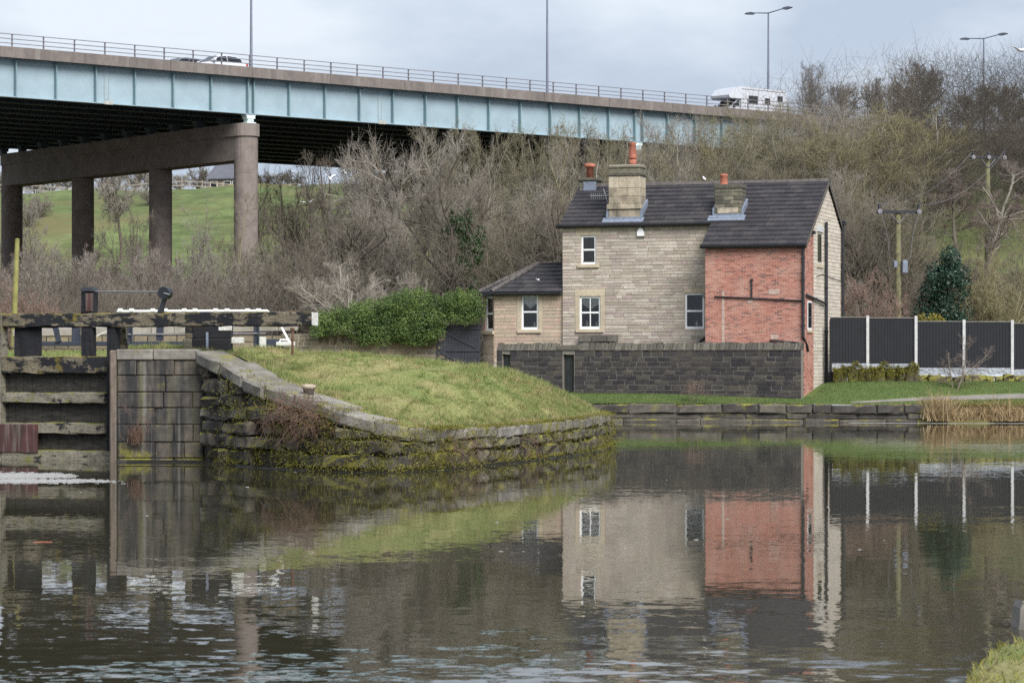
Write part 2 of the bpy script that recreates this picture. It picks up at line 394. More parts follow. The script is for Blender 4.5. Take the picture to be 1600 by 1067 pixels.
# ------------------------------------------------------------------ ground heights
def sst(t): t = np.clip(t, 0, 1); return t*t*(3-2*t)
def GZ(X, Y):
    X = np.asarray(X, float); Y = np.asarray(Y, float)
    zl = 1.9+.3*sst((Y-104)/8)+19.7*sst((Y-172)/128.)
    zl = zl+.9*np.sin(X*.055+Y*.03)*sst((Y-195)/40)*sst((330-Y)/60)
    zr = 1.9+17.6*sst((Y-106)/92.)+3.5*sst((Y-200)/90)
    zm = np.maximum(zl, zr); wr = sst((X+4)/27.)
    z = zl*(1-wr)+zm*wr
    z = z+2.5*sst((Y-300)/250)+.35*np.sin(X*.31+1.3)*np.cos(Y*.27)*sst((Y-112)/20)
    return z
def gz(X, Y): return float(GZ(X, Y))
def grid_sheet(name, xs, ys, zf, mat, label, kind='structure', smooth=True, mask=None):
    X, Y = np.meshgrid(xs, ys); Z = zf(X, Y); nx, ny = len(xs), len(ys)
    V = np.stack([X, Y, Z], -1).reshape(-1, 3)
    i = np.arange(nx-1)[None, :]+nx*np.arange(ny-1)[:, None]
    Fc = np.stack([i, i+1, i+1+nx, i+nx], -1).reshape(-1, 4)
    o = mesh(name, V, Fc, mat, smooth=smooth); return tag(o, label, kind=kind)
def ground_mat():
    m, nt, b = new_mat('ground'); g = G(nt); xyz = g.sep(g.geo.outputs['Position'])
    litter = g.ramp(g.noise(.9, 5, .65), [(.3, (.060, .048, .034)), (.55, (.095, .08, .05)), (.75, (.10, .105, .045))])
    field = g.ramp(g.noise(.07, 6, .62), [(.32, (.125, .13, .06)), (.5, (.11, .145, .056)), (.68, (.15, .175, .075))])
    field = g.mix(1., field, g.ramp(g.noise(.5, 5, .7), [(.3, .62), (.7, 1.3)]), 'MULTIPLY')
    rough_ = g.ramp(g.noise(.045, 4, .6, stretch=(1, 1.6, 1)), [(.50, 0.), (.62, .85)])
    field = g.mix(rough_, field, (.15, .135, .065))
    # pasture on the far hillside, and a grass bank up on the right; wood floor elsewhere
    wob = g.math('MULTIPLY_ADD', g.noise(.06, 3), 34., -17.)
    a = g.step(g.math('MULTIPLY', g.math('SUBTRACT', g.math('ADD', xyz[1], wob), 176.), .05), 0., 1.)
    a = g.math('MULTIPLY', a, g.step(g.math('MULTIPLY', g.math('SUBTRACT', 8., g.math('ADD', xyz[0], g.math('MULTIPLY', wob, .3))), .1), 0., 1.))
    r = g.step(g.math('MULTIPLY', g.math('SUBTRACT', xyz[0], g.math('ADD', 19., g.math('MULTIPLY', wob, .2))), .2), 0., 1.)
    r = g.math('MULTIPLY', r, g.step(g.math('MULTIPLY', g.math('SUBTRACT', 176., xyz[1]), .08), 0., 1.))
    r = g.math('MULTIPLY', r, g.step(g.math('MULTIPLY', g.math('SUBTRACT', xyz[1], 122.), .1), 0., 1.))
    c = g.mix(g.math('MAXIMUM', a, r), litter, field)
    g.l(c, b.inputs['Base Color']); b.inputs['Roughness'].default_value = .95; b.inputs['Specular IOR Level'].default_value = .1
    g.l(g.bump(g.noise(1.6, 5, .7), .25, .7), b.inputs['Normal'])
    return m
M['ground'] = ground_mat()
def grass_mat(name, c0, c1, c2, big=.55):
    m, nt, b = new_mat(name); g = G(nt)
    c = g.ramp(g.noise(big, 5, .65), [(.33, c0), (.5, c1), (.68, c2)])
    c = g.mix(1., c, g.ramp(g.noise(16, 4, .7), [(.3, .65), (.7, 1.25)]), 'MULTIPLY')
    g.l(c, b.inputs['Base Color']); b.inputs['Roughness'].default_value = .95; b.inputs['Specular IOR Level'].default_value = .1
    g.l(g.bump(g.noise(22, 4, .7), .05, .7), b.inputs['Normal'])
    return m
M['turf'] = grass_mat('turf', (.29, .25, .13), (.23, .235, .095), (.175, .215, .075))
M['lawn'] = grass_mat('lawn', (.135, .155, .055), (.105, .15, .048), (.085, .125, .04))
M['path'] = grass_mat('path', (.22, .205, .185), (.25, .235, .215), (.18, .17, .15), 1.2)
xs = np.concatenate([np.linspace(-420, -62, 30), np.linspace(-60, 60, 121), np.linspace(62, 420, 30)])
ys = np.concatenate([np.linspace(104.6, 130, 26), np.linspace(132, 330, 100), np.geomspace(336, 3000, 40)])
grid_sheet('ground', xs, ys, GZ, M['ground'], 'valley floor rising to pasture and wooded slopes beyond the canal')

# the far bank: wall along the water, lawn behind it
BANK = [(-6., 101.2), (2.6, 100.2), (8., 99.7), (13., 99.0), (16.0, 98.6)]
def bank_y(X): return np.interp(X, [p[0] for p in BANK], [p[1] for p in BANK])
def lawn_z(X, Y):
    t = np.clip((Y-bank_y(np.minimum(X, 16.)))/5.2, 0, 1.2)
    zl = .70+.36*np.minimum(1, t*2.2)+.6*np.clip(t-.55, 0, 1)*sst((2-X)/4.)
    zr = .66+.90*sst(t*1.02)**.8
    k = sst((X-10.5)/3.)
    return zl*(1-k)+zr*k
def build_lawn():
    us = np.linspace(0, 1, 22); xs = np.linspace(-6, 48, 110); V = []; nx = len(xs)
    for u in us:
        for x in xs:
            y0 = float(bank_y(min(x, 16.)))+.30; y = y0+u*(105.4-y0); V.append((x, y, float(lawn_z(x, y))))
    Fc = [(j*nx+i, j*nx+i+1, (j+1)*nx+i+1, (j+1)*nx+i) for j in range(len(us)-1) for i in range(nx-1)]
    tag(mesh('lawn', V, Fc, M['lawn'], smooth=True), 'short green lawn between the house, the black fence and the canal', kind='structure')
    # gravel path crossing the lawn at the right
    V = []; Fc = []; xs = np.linspace(13.2, 40, 60)
    for i, x in enumerate(xs):
        yc = 99.75+.085*(x-13)+.0022*(x-13)**2; hw = .12+.22*min(1, (x-13.2)/5)
        for k in range(5):
            y = yc+hw*(k/2-1); V.append((x, y, float(lawn_z(x, y))+.012))
    for i in range(len(xs)-1):
        for k in range(4): a = i*5+k; Fc.append((a, a+5, a+6, a+1))
    tag(mesh('path', V, Fc, M['path'], smooth=True), 'pale gravel path curving over the lawn', kind='structure')
build_lawn()

# ------------------------------------------------------------------ viaduct
# near edge of the deck: s(x) falls linearly along the picture, so the edge is a straight level line
BD = Vector((.7778, .6285, 0)).normalized(); BP = Vector((-BD.y, BD.x, 0))          # along the deck (to the right, away) and across it (away)
B0 = Vector((WX(385, 162.6), 162.6, 0))                                             # deck edge above the near column of the pier
ZS, ZG, ZC = 18.0, 20.3, 20.92                                                      # girder foot, girder head, top of concrete edge
def BW(t, d, z): p = B0+BD*t+BP*d; return Vector((p.x, p.y, z))
def edge_t(px):                                                                     # distance along the deck edge seen in column px
    k = (px-CX)/F; return (k*B0.y-B0.x)/(BD.x-k*BD.y)
def build_viaduct():
    T0, T1, WID = -48., 78., 33.
    e = empty('motorway_viaduct', (B0.x, B0.y, 0), math.atan2(BD.y, BD.x), 'long steel and concrete motorway viaduct with pale blue girder on brown piers', 'viaduct')
    mb = MB(); mb.prism([(-.62, ZC-.62), (-.62, ZC), (-.05, ZC), (-.05, ZG+.33), (WID+.05, ZG+.33), (WID+.05, ZC), (WID+.62, ZC), (WID+.62, ZC-.62), (WID+.2, ZG-.01), (-.2, ZG-.01)], 'x', T0, T1)
    mb.build('deck_slab', M['concrete'], e)
    t = T0
    while t < T1-.1:                    # concrete edge beam cast in lengths
        b = MB(); b.bbox(t+.012, min(T1, t+6)-.012, -.70, -.622, ZC-.64, ZC+.02, .012); b.build('edge_beam', M['concrete'], e); t += 6
    MB().box(T0, T1, 0, WID, ZG+.335, ZG+.36).build('carriageway', M['asphalt'], e)
    # girders: the pale blue outer one, inner ones with underdeck shade in their colour
    def girder(d, mat, nm):
        b = MB(); b.box(T0, T1, d-.02, d+.02, ZS+.05, ZG-.04); b.box(T0, T1, d-.28, d+.28, ZS, ZS+.05); b.box(T0, T1, d-.25, d+.25, ZG-.04, ZG-.012); return b.build(nm, mat, e)
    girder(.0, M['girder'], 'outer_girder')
    for k in range(1, 12): girder(k*3., M['girder_shade'], 'inner_girder')
    rib = None; t = -46.
    step = 2.74
    ts = []
    for px in (22, 85, 147, 208, 268, 327, 449, 505, 559, 611, 662, 712, 761, 810, 857, 903, 948, 1040, 1083, 1125, 1167, 1208): ts.append(edge_t(px))
    for px in (384.5, 393.5, 989, 1001): ts.append(edge_t(px))
    for t in ts:
        if rib is None:
            b = MB(); b.box(-.035, .035, -.30, -.022, ZS+.052, ZG-.045); rib = b.build('stiffener', M['girder_rib'], e); rib.location = (t, 0, 0)
        else: share(rib, e, loc=(t, 0, 0))
    b = MB()
    for px in (166, 593):               # bolted splices, rust bleeding at their feet
        t = edge_t(px); b = MB(); b.box(t-.19, t+.19, -.036, -.021, ZS+.3, ZG-.2)
        sp = b.build('splice_plate', M['girder'], e)
        bb = MB()
        for i in range(16):
            for sx in (-.13, .13): bb.box(t+sx-.022, t+sx+.022, -.06, -.037, ZS+.36+i*.095, ZS+.405+i*.095)
        r = bb.build('bolt_row', M['girder_bolt'], sp); r['kind'] = 'stuff'
        MB().box(t-.30, t+.30, -.31, -.282, ZS-.03, ZS+.20).build('splice_foot', M['girder_bolt'], sp)
    t = T0                              # cross bracing under the deck
    while t < T1:
        b = MB()
        for k in range(11):
            b.bar((t, k*3.+.03, ZS+.25), (t, k*3.+2.97, ZG-.4), .09, .09); b.bar((t, k*3.+.03, ZG-.4), (t, k*3.+2.97, ZS+.25), .09, .09)
        o = b.build('cross_bracing', M['girder_shade'], e); t += 8.2
    # parapet rail
    px0 = [13.6, 63, 110.8, 158.3, 204.7, 250.7, 295.8, 340.4, 384.3]
    tp = [edge_t(p) for p in px0]; sp = (tp[-1]-tp[0])/8; t = tp[0]-6*sp
    post = None
    while t < T1:
        if post is None:
            b = MB(); b.box(-.036, .036, -.036, .036, ZC+.021, ZC+.80); b.box(-.10, .10, -.09, .09, ZC+.021, ZC+.045); post = b.build('parapet_post', M['rail_steel'], e); post.location = (t, -.42, 0)
        else: share(post, e, loc=(t, -.42, 0))
        t += sp
    for z in (.78, .50, .24): MB().box(T0, T1, -.515, -.466, ZC+z-.022, ZC+z+.022).build('parapet_rail', M['rail_steel'], e)
    for z in (.78, .42): MB().box(T0, T1, WID+.4, WID+.44, ZC+z-.03, ZC+z+.03).build('parapet_rail', M['rail_steel'], e)
    MB().box(T0, T1, WID/2-.5, WID/2-.42, ZG+.8, ZG+1.1).build('crash_barrier', M['rail_steel'], e)
    # piers: capping beam on four round columns
    for pt, nm in ((edge_t(389), 0), (edge_t(995), 1)):
        rz = 17.35
        cap = MB(); n = 10; r0 = .82
        def loop(rad, y1): return [(pt+rad*math.sin(math.pi*k/n)*(-1)*0+rad*math.cos(math.pi+math.pi*k/n), .35-math.sin(math.pi*k/n)*rad) for k in range(n+1)]+[(pt+rad*math.cos(math.pi*k/n), y1+math.sin(math.pi*k/n)*rad) for k in range(n+1)]
        cap.prism(loop(.86, 31.6), 'z', 16.62, 17.42); c = cap.build('capping_beam', M['pier_concrete'], e)
        MB().prism(loop(.76, 31.6), 'z', 15.1, 16.618).build('cross_beam', M['pier_concrete'], e)
        for k in range(4):
            y = .35+k*10.42; cz = 0.
            zb = gz((B0+BD*pt+BP*y).x, (B0+BD*pt+BP*y).y)-1.2
            b = MB(); zz = zb; rr = .765+.004*k
            pr = []
            while zz < 15.0:
                z2 = min(15.098, zz+2.6); pr += [(rr-.012, zz), (rr, zz+.02), (rr, z2-.02), (rr-.012, z2)]; zz = z2
            b.lathe(pr, (pt, y, 0), 28); b.build('column', M['pier_concrete'], e, smooth=False)
        for k in range(12):
            y = k*3. if k else .05
            b = MB(); b.box(pt-.34, pt+.34, y-.34, y+.34, 17.422, 17.50); b.box(pt-.22, pt+.22, y-.25, y+.25, 17.50, 17.72); b.box(pt-.30, pt+.30, y-.3, y+.3, 17.72, 17.90); b.box(pt-.36, pt+.36, y-.28, y+.28, 17.90, 17.998)
            bo = b.build('bearing', M['bearing'] if k == 0 else M['girder_shade'], e)
            if k == 0:
                for sx in (-.12, .12):
                    b = MB(); b.tube([(pt+sx, y-.27, 17.61), (pt+sx, y-.30, 17.61)], .085, 12); b.build('roller', M['bearing'], bo)
    # road lamps on the central reserve
    return e
M['girder_bolt'] = simple('girder_bolt', (.36, .37, .34), .7, .3, 9)
M['bearing'] = simple('bearing', (.60, .70, .70), .6, .25, 6)
VIA = build_viaduct()
def lamp(px, ytop, d, label, tall=None):
    k = (px-CX)/F; o = B0+BP*d; t = (k*o.y-o.x)/(BD.x-k*BD.y); p = BW(t, d, ZG+.36)
    H = WZ(ytop, p.y)-p.z
    e = empty('road_lamp', p, math.atan2(BD.y, BD.x), label, 'street lamp', 'road lamps on the viaduct')
    b = MB(); b.tube([(0, 0, 0), (0, 0, 1.4)], .17, 10); b.tube([(0, 0, 1.4), (0, 0, H)], [.115, .06], 10); b.build('pole', M['lamp_steel'], e)
    for s in (-1, 1):
        # the arms reach across both carriageways
        b = MB(); b.tube([(0, 0, H-.05), (0, s*1.0, H+.06), (0, s*1.9, H+.16)], [.05, .045, .04], 8); b.build('arm', M['lamp_steel'], e)
        b = MB(); b.prism([(1.75, .06), (2.0, .02), (2.7, .10), (2.75, .16), (2.5, .25), (1.95, .24), (1.75, .18)], 'x', -.14, .14)
        for i in range(len(b.v)): b.v[i] = (b.v[i][0], s*b.v[i][1], b.v[i][2]+H)
        b.build('lantern', M['lamp_steel'], e)
    return e
lamp(392.5, -75, 16.5, 'tall grey road lamp rising out of the picture above the brown pier')
lamp(855, -32, 16.5, 'tall grey road lamp rising out of the picture above the middle of the viaduct')
lamp(1200.5, 20, 16.5, 'two-armed road lamp behind the white motorhome')
lamp(1537, 60, 16.5, 'two-armed road lamp above the trees, farthest right')

# vehicles on the near carriageway
def on_road(px, d):
    k = (px-CX)/F; o = B0+BP*d; t = (k*o.y-o.x)/(BD.x-k*BD.y); return BW(t, d, ZG+.362)
def wheel(parent, x, y, r):
    w_ = MB().tube([(x, y-.1, r), (x, y+.1, r)], r, 18).build('wheel', M['tyre'], parent)
    MB().tube([(x, y-.115, r), (x, y+.115, r)], r*.62, 12).build('rim', M['alloy'], w_)
def loft(sections):
    """closed skin through rings of equal length"""
    V = []; Fc = []; n = len(sections[0])
    for s in sections: V += s
    for i in range(len(sections)-1):
        for k in range(n): Fc.append((i*n+k, i*n+(k+1) % n, (i+1)*n+(k+1) % n, (i+1)*n+k))
    Fc.append(tuple(range(n))[::-1]); Fc.append(tuple((len(sections)-1)*n+k for k in range(n)))
    return V, Fc
def car(px, d, label, paint):
    p = on_road(px, d); e = empty('car', p, math.atan2(BD.y, BD.x), label, 'car', 'cars on the viaduct')   # local -x = direction of travel
    # body shell below the waistline
    prof = [(-2.08, .30, .62, .72), (-2.02, .24, .70, .80), (-1.6, .22, .80, .84), (-.85, .22, .93, .86), (.2, .22, .97, .87), (1.3, .22, 1.0, .87), (1.85, .25, 1.02, .84), (2.06, .36, .95, .76)]
    secs = []
    for x, z0, z1, hw in prof:
        secs.append([(x, -hw*.9, z0), (x, -hw, z0+.12), (x, -hw, (z0+z1)/2), (x, -hw*.97, z1-.05), (x, -hw*.88, z1), (x, hw*.88, z1), (x, hw*.97, z1-.05), (x, hw, (z0+z1)/2), (x, hw, z0+.12), (x, hw*.9, z0)])
    V, Fc = loft(secs); MB().add(V, Fc).build('body', paint, e, True)
    # glasshouse
    gp = [(-.88, .94, .94, .76), (-.15, .94, 1.38, .66), (.35, .95, 1.47, .62), (1.1, .97, 1.44, .61), (1.62, .99, 1.30, .60), (1.95, 1.0, 1.04, .68)]
    secs = []
    for x, z0, z1, hw in gp:
        secs.append([(x, -.80, z0), (x, -(hw+.80)/2, (z0+z1)/2), (x, -hw, z1-.03), (x, -hw*.8, z1), (x, hw*.8, z1), (x, hw, z1-.03), (x, (hw+.80)/2, (z0+z1)/2), (x, .80, z0)])
    V, Fc = loft(secs); MB().add(V, Fc).build('roof', paint, e, True)
    for s in (-1, 1):
        o = .012*s
        def sd(x, z, hw): return (x, s*hw+o, z)
        MB().add([sd(-.62, 1.0, .80), sd(-.12, 1.31, .715), sd(.42, 1.38, .69), sd(.46, 1.0, .80)], [(0, 1, 2, 3)]).add([sd(.53, 1.0, .80), sd(.50, 1.38, .69), (1.15, s*.685+o, 1.35), (1.52, s*.715+o, 1.22), (1.60, s*.775+o, 1.06)], [(0, 1, 2, 3, 4)]).build('side_window', M['glass'], e)
        b = MB(); b.bbox(-.72, -.52, s*.98-.08, s*.98+.08, .98, 1.12, .03); b.build('mirror', paint, e)
        b = MB(); b.bbox(-2.03, -1.75, s*.62-.14, s*.62+.14, .60, .75, .03); b.build('headlight', M['clear_lens'], e)
        b = MB(); b.bbox(1.86, 2.05, s*.68-.13, s*.68+.13, .80, 1.0, .03); b.build('tail_light', M['red_lens'], e)
        for x in (-1.32, 1.28): wheel(e, x, s*.80, .31)
    MB().add([(-.83, -.62, .985), (-.83, .62, .985), (-.17, .52, 1.392), (-.17, -.52, 1.392)], [(0, 1, 2, 3)]).build('windscreen', M['glass'], e)
    return e
car(335.5, 3.9, 'white hatchback driving left along the viaduct', M['car_white'])
car(277, 6.6, 'dark grey car just ahead of the white hatchback, mostly hidden by the parapet', M['car_dark'])
def motorhome(px, d):
    p = on_road(px, d); e = empty('motorhome', p, math.atan2(BD.y, BD.x), 'white coachbuilt motorhome with overcab bed driving left along the viaduct', 'motorhome')
    W2 = 1.12
    prof = [(-1.75, .62), (3.45, .62), (3.55, .75), (3.50, 2.86), (3.40, 2.98), (-1.2, 3.10), (-1.75, 3.08), (-2.6, 2.86), (-3.12, 2.32), (-3.10, 2.14), (-2.9, 2.06), (-1.75, 2.00)]
    MB().prism(prof, 'y', -W2, W2).build('body', M['car_white'], e)
    cab = [(-1.753, .45), (-1.753, 1.998), (-2.05, 1.998), (-2.62, 1.42), (-3.28, 1.18), (-3.42, .95), (-3.42, .48), (-3.3, .42)]
    MB().prism(cab, 'y', -.98, .98).build('cab', M['car_white'], e)
    for s in (-1, 1):
        y = s*(.98+.008)
        MB().add([(-2.55, y, 1.42), (-2.08, y, 1.90), (-1.82, y, 1.90), (-1.82, y, 1.38)], [(0, 1, 2, 3)]).build('cab_window', M['glass'], e)
        b = MB(); b.bbox(-2.62, -2.46, s*1.15-.12, s*1.15+.12, 1.28, 1.62, .04); b.build('mirror', M['black_metal'], e)
        for x0, x1, z0, z1 in ((-.85, .15, 1.72, 2.34), (1.02, 1.58, 1.80, 2.24), (2.50, 3.06, 2.10, 2.50)):
            f = MB().bbox(x0-.05, x1+.05, s*1.128-.012, s*1.128+.012, z0-.05, z1+.05, .01).build('window', M['rail_steel'], e)
            MB().box(x0, x1, s*1.141-.004, s*1.141+.004, z0, z1).build('pane', M['glass'], f)
        MB().box(-1.7, 3.5, s*1.1225-.0018, s*1.1225+.0018, 2.84, 2.90).build('trim_strip', M['rail_steel'], e)
        MB().box(-1.7, 3.5, s*1.1235-.002, s*1.1235+.002, 1.06, 1.22).build('pink_stripe', M['stripe'], e)
        for x in (-2.65, 1.75): wheel(e, x, s*.92, .36)
        MB().bbox(-3.44, -3.30, s*.72-.16, s*.72+.16, .78, 1.02, .03).build('headlight', M['clear_lens'], e)
    MB().add([(-2.64, -.86, 1.435), (-2.64, .86, 1.435), (-2.10, .82, 1.965), (-2.10, -.82, 1.965)], [(0, 1, 2, 3)]).build('windscreen', M['glass'], e)
    e.scale = (.93, .93, .93)
    for x in (.6, 1.5): MB().bbox(x, x+.45, -.25, .25, 3.06, 3.13, .02).build('roof_hatch', M['rail_steel'], e)
M['stripe'] = simple('stripe', (.55, .36, .44), .4, .1)
motorhome(1167, 6.6)
# ------------------------------------------------------------------ the house
HA = R(19.0); HO = Vector((2.09, 106.0, 0)); HW, HD, HB = 10.56, 5.4, 1.55
HU = Vector((math.cos(HA), -math.sin(HA), 0)); HV = Vector((math.sin(HA), math.cos(HA), 0))
EZ, RZ, PITCH = 8.06, 9.77, math.atan2(1.71, 2.7)
HOUSE = empty('stone_house', HO, -HA, 'two-storey stone house with red brick extension and dark tiled roof', 'house')
def hp(x, y, v):                                   # photo pixel on the vertical plane v -> local (u, z)
    k = (x-CX)/F; ox = HO.x+HV.x*v; oy = HO.y+HV.y*v
    u = (k*oy-ox)/(HU.x-k*HU.y); return u, WZ(y, oy+HU.y*u)
def hs(x, y, u):                                   # photo pixel on the side plane u -> local (v, z)
    k = (x-CX)/F; ox = HO.x+HU.x*u; oy = HO.y+HU.y*u
    v = (k*oy-ox)/(HV.x-k*HV.y); return v, WZ(y, oy+HV.y*v)
def rect(x0, x1, y0, y1, v):
    a = hp(x0, (y0+y1)/2, v)[0]; b = hp(x1, (y0+y1)/2, v)[0]; xm = (x0+x1)/2
    return a, b, hp(xm, y1, v)[1], hp(xm, y0, v)[1]
def window(parent, u0, u1, z0, z1, v, n, panes=(1, 2), mull=False, lintel=None, sill=True, jamb=None, stone='ashlar', curtain=False, ornaments=()):
    """sash window set into the wall; n = outward sign along -v. Local frame of parent: x along the wall, y into it."""
    w_ = MB()
    fw = .075; d0, d1 = v+.05, v+.13
    w_.box(u0, u0+fw, d0, d1, z0, z1); w_.box(u1-fw, u1, d0, d1, z0, z1); w_.box(u0+fw, u1-fw, d0, d1, z0, z0+fw*1.3); w_.box(u0+fw, u1-fw, d0, d1, z1-fw, z1)
    win = w_.build('window', M['white_paint'], parent)
    zm = z0+(z1-z0)*.5
    MB().bbox(u0+fw+.001, u1-fw-.001, d0-.015, d1-.03, zm-.035, zm+.035, .008).build('meeting_rail', M['white_paint'], win)
    if mull: MB().box((u0+u1)/2-.017, (u0+u1)/2+.017, d0-.004, d1-.035, z0+fw*1.3, zm-.036).box((u0+u1)/2-.017, (u0+u1)/2+.017, d0-.004, d1-.035, zm+.036, z1-fw).build('glazing_bar', M['white_paint'], win)
    MB().box(u0+fw, u1-fw, d0+.035, d0+.04, z0+fw*1.3, zm-.036).build('pane', M['glass_clear'], win)
    MB().box(u0+fw, u1-fw, d0+.02, d0+.025, zm+.036, z1-fw).build('pane', M['glass_clear'], win)
    # near-black sheet behind the glass, painting the shade of the room
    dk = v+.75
    MB().add([(u0-.3, dk, z0-.3), (u1+.3, dk, z0-.3), (u1+.3, dk, z1+.3), (u0-.3, dk, z1+.3)], [(0, 1, 2, 3)]).build('room_shade_sheet', M['room_shade'], win)
    if curtain:
        um = (u0+u1)/2; zt = z1-fw; zl = zt-(zt-zm)*.42; zd = zt-(zt-zm)*.78
        MB().add([(u0+fw, d0+.06, zt), (u1-fw, d0+.06, zt), (u1-fw, d0+.06, zl), (um, d0+.06, zd), (u0+fw, d0+.06, zl)], [(0, 1, 2, 3, 4)]).build('blind', M['curtain'], win)
    for (a, h) in ornaments:
        um = u0+(u1-u0)*a; MB().lathe([(.03, 0), (.055, h*.25), (.06, h*.5), (.03, h*.75), (.04, h)], (um, d0+.16, z0+fw*1.3+.02), 10).build('ornament', M['curtain'], win)
    if sill: MB().bbox(u0-.16, u1+.16, v-.09, v+.12, z0-.15, z0-.003, .015).build('sill', M[stone], win)
    if lintel: MB().bbox(u0-lintel[0], u1+lintel[1], v-.022, v+.12, z1+.003, z1+lintel[2], .01).build('lintel', M[stone], win)
    if jamb:
        for a, b in ((u0-jamb, u0-.004), (u1+.004, u1+jamb)): MB().bbox(a, b, v-.022, v+.12, z0-.002, z1+.0, .01).build('jamb_stone', M[stone], win)
    MB().box(u0-.001, u1+.001, v+.131, v+.16, z0-.02, z0).build('ledge', M['white_paint'], win)
    return win
def wall_panel(name, holes, u0, u1, z0, z1, v, th, mat, parent):
    """backing wall (the mortar) with real openings: rectangles between the sorted cuts"""
    us = sorted({u0, u1, *[h[0] for h in holes], *[h[1] for h in holes]}); zs = sorted({z0, z1, *[h[2] for h in holes], *[h[3] for h in holes]})
    us = [x for x in us if u0 <= x <= u1]; zs = [x for x in zs if z0 <= x <= z1]; b = MB()
    for a, c in zip(us, us[1:]):
        for e_, f in zip(zs, zs[1:]):
            m = ((a+c)/2, (e_+f)/2)
            if any(h[0] < m[0] < h[1] and h[2] < m[1] < h[3] for h in holes): continue
            b.box(a, c, v, v+th, e_, f)
    return b.build(name, mat, parent)
M['room_shade'] = simple('room_shade', (.005, .005, .006), .9, .4, 1.5)  # near-black: the unlit room's shade is put into the colour
def _gc():
    m, nt, b = new_mat('window_glass'); b.inputs['Base Color'].default_value = (.9, .95, .95, 1); b.inputs['Roughness'].default_value = .02
    g = G(nt); tr = g.n('ShaderNodeBsdfTransparent'); gl = g.n('ShaderNodeBsdfGlossy'); gl.inputs['Roughness'].default_value = .03
    fr = g.n('ShaderNodeFresnel'); fr.inputs[0].default_value = 1.5; mx = g.n('ShaderNodeMixShader'); g.l(fr.outputs[0], mx.inputs[0]); g.l(tr.outputs[0], mx.inputs[1]); g.l(gl.outputs[0], mx.inputs[2])
    out = [n for n in nt.nodes if n.type == 'OUTPUT_MATERIAL'][0]; g.l(mx.outputs[0], out.inputs[0]); return m
M['glass_clear'] = _gc()
def tiled_slope(parent, u_a, u_b, v0, z0, rows, gauge, tw, dirv, name, holes=(), seed=3, limit=1000, left_edge=None, pitch=PITCH, first_row=0):
    """rows of interlocking tiles up a slope; local frame; v0,z0 = eave line"""
    rnd = random.Random(seed); c, s_ = math.cos(pitch), math.sin(pitch); out = []
    nrm = Vector((0, -s_*dirv, c)); slope = Vector((0, c*dirv, s_))
    for r in range(rows):
        off = (r % 2)*tw*.5; u = u_a-off; a = u_a if left_edge is None else left_edge(r)
        while u < u_b-.02:
            x0, x1 = max(a, u), min(u_b, u+tw)
            if x1-x0 > .03:
                p = Vector((0, v0, z0))+slope*(r*gauge)
                mid = ((x0+x1)/2, p.y, p.z)
                if not any(h(mid) for h in holes):
                    g = .004; lift = .042+rnd.uniform(0, .012); th = .03
                    q0 = p+nrm*lift; q1 = p+slope*(gauge*1.12)+nrm*.006
                    V = [(x0+g, q0.y, q0.z-th), (x1-g, q0.y, q0.z-th), (x1-g, q1.y, q1.z-th), (x0+g, q1.y, q1.z-th), (x0+g, q0.y, q0.z), (x1-g, q0.y, q0.z), (x1-g, q1.y, q1.z), (x0+g, q1.y, q1.z)]
                    out.append(V)
            u += tw
    Fq = [(3, 2, 1, 0), (4, 5, 6, 7), (0, 1, 5, 4), (1, 2, 6, 5), (2, 3, 7, 6), (3, 0, 4, 7)]
    for V in out[:limit]: mesh('roof_tile', V, Fq, M['tile'], parent)
    if out[limit:]:
        mb = MB()
        for V in out[limit:]: mb.add(V, Fq)
        o = mb.build(name, M['tile'], parent); o['kind'] = 'stuff'
    return len(out)
def gutter(parent, u0, u1, v, z, name='gutter', mat='black_metal'):
    b = MB(); pr = [(v-.07+.075*math.cos(a), z+.075*math.sin(a)) for a in np.linspace(math.pi, 2*math.pi, 7)]
    b.prism(pr+[(v+.005, z+.03), (v-.145, z+.03)], 'x', u0, u1); b.box(u0, u1, v+.006, v+.03, z-.10, z+.08); return b.build(name, M[mat], parent)
def pipe(parent, pts, r=.045, name='drain_pipe', mat='black_metal', collars=0):
    o = MB().tube(pts, r, 10).build(name, M[mat], parent)
    if collars:
        p, q = Vector(pts[0]), Vector(pts[-1])
        for k in range(collars):
            c = p.lerp(q, (k+.5)/collars); d = (q-p).normalized()*.05
            MB().tube([c-d, c+d], r*1.28, 10).build('pipe_collar', M[mat], o)
    return o

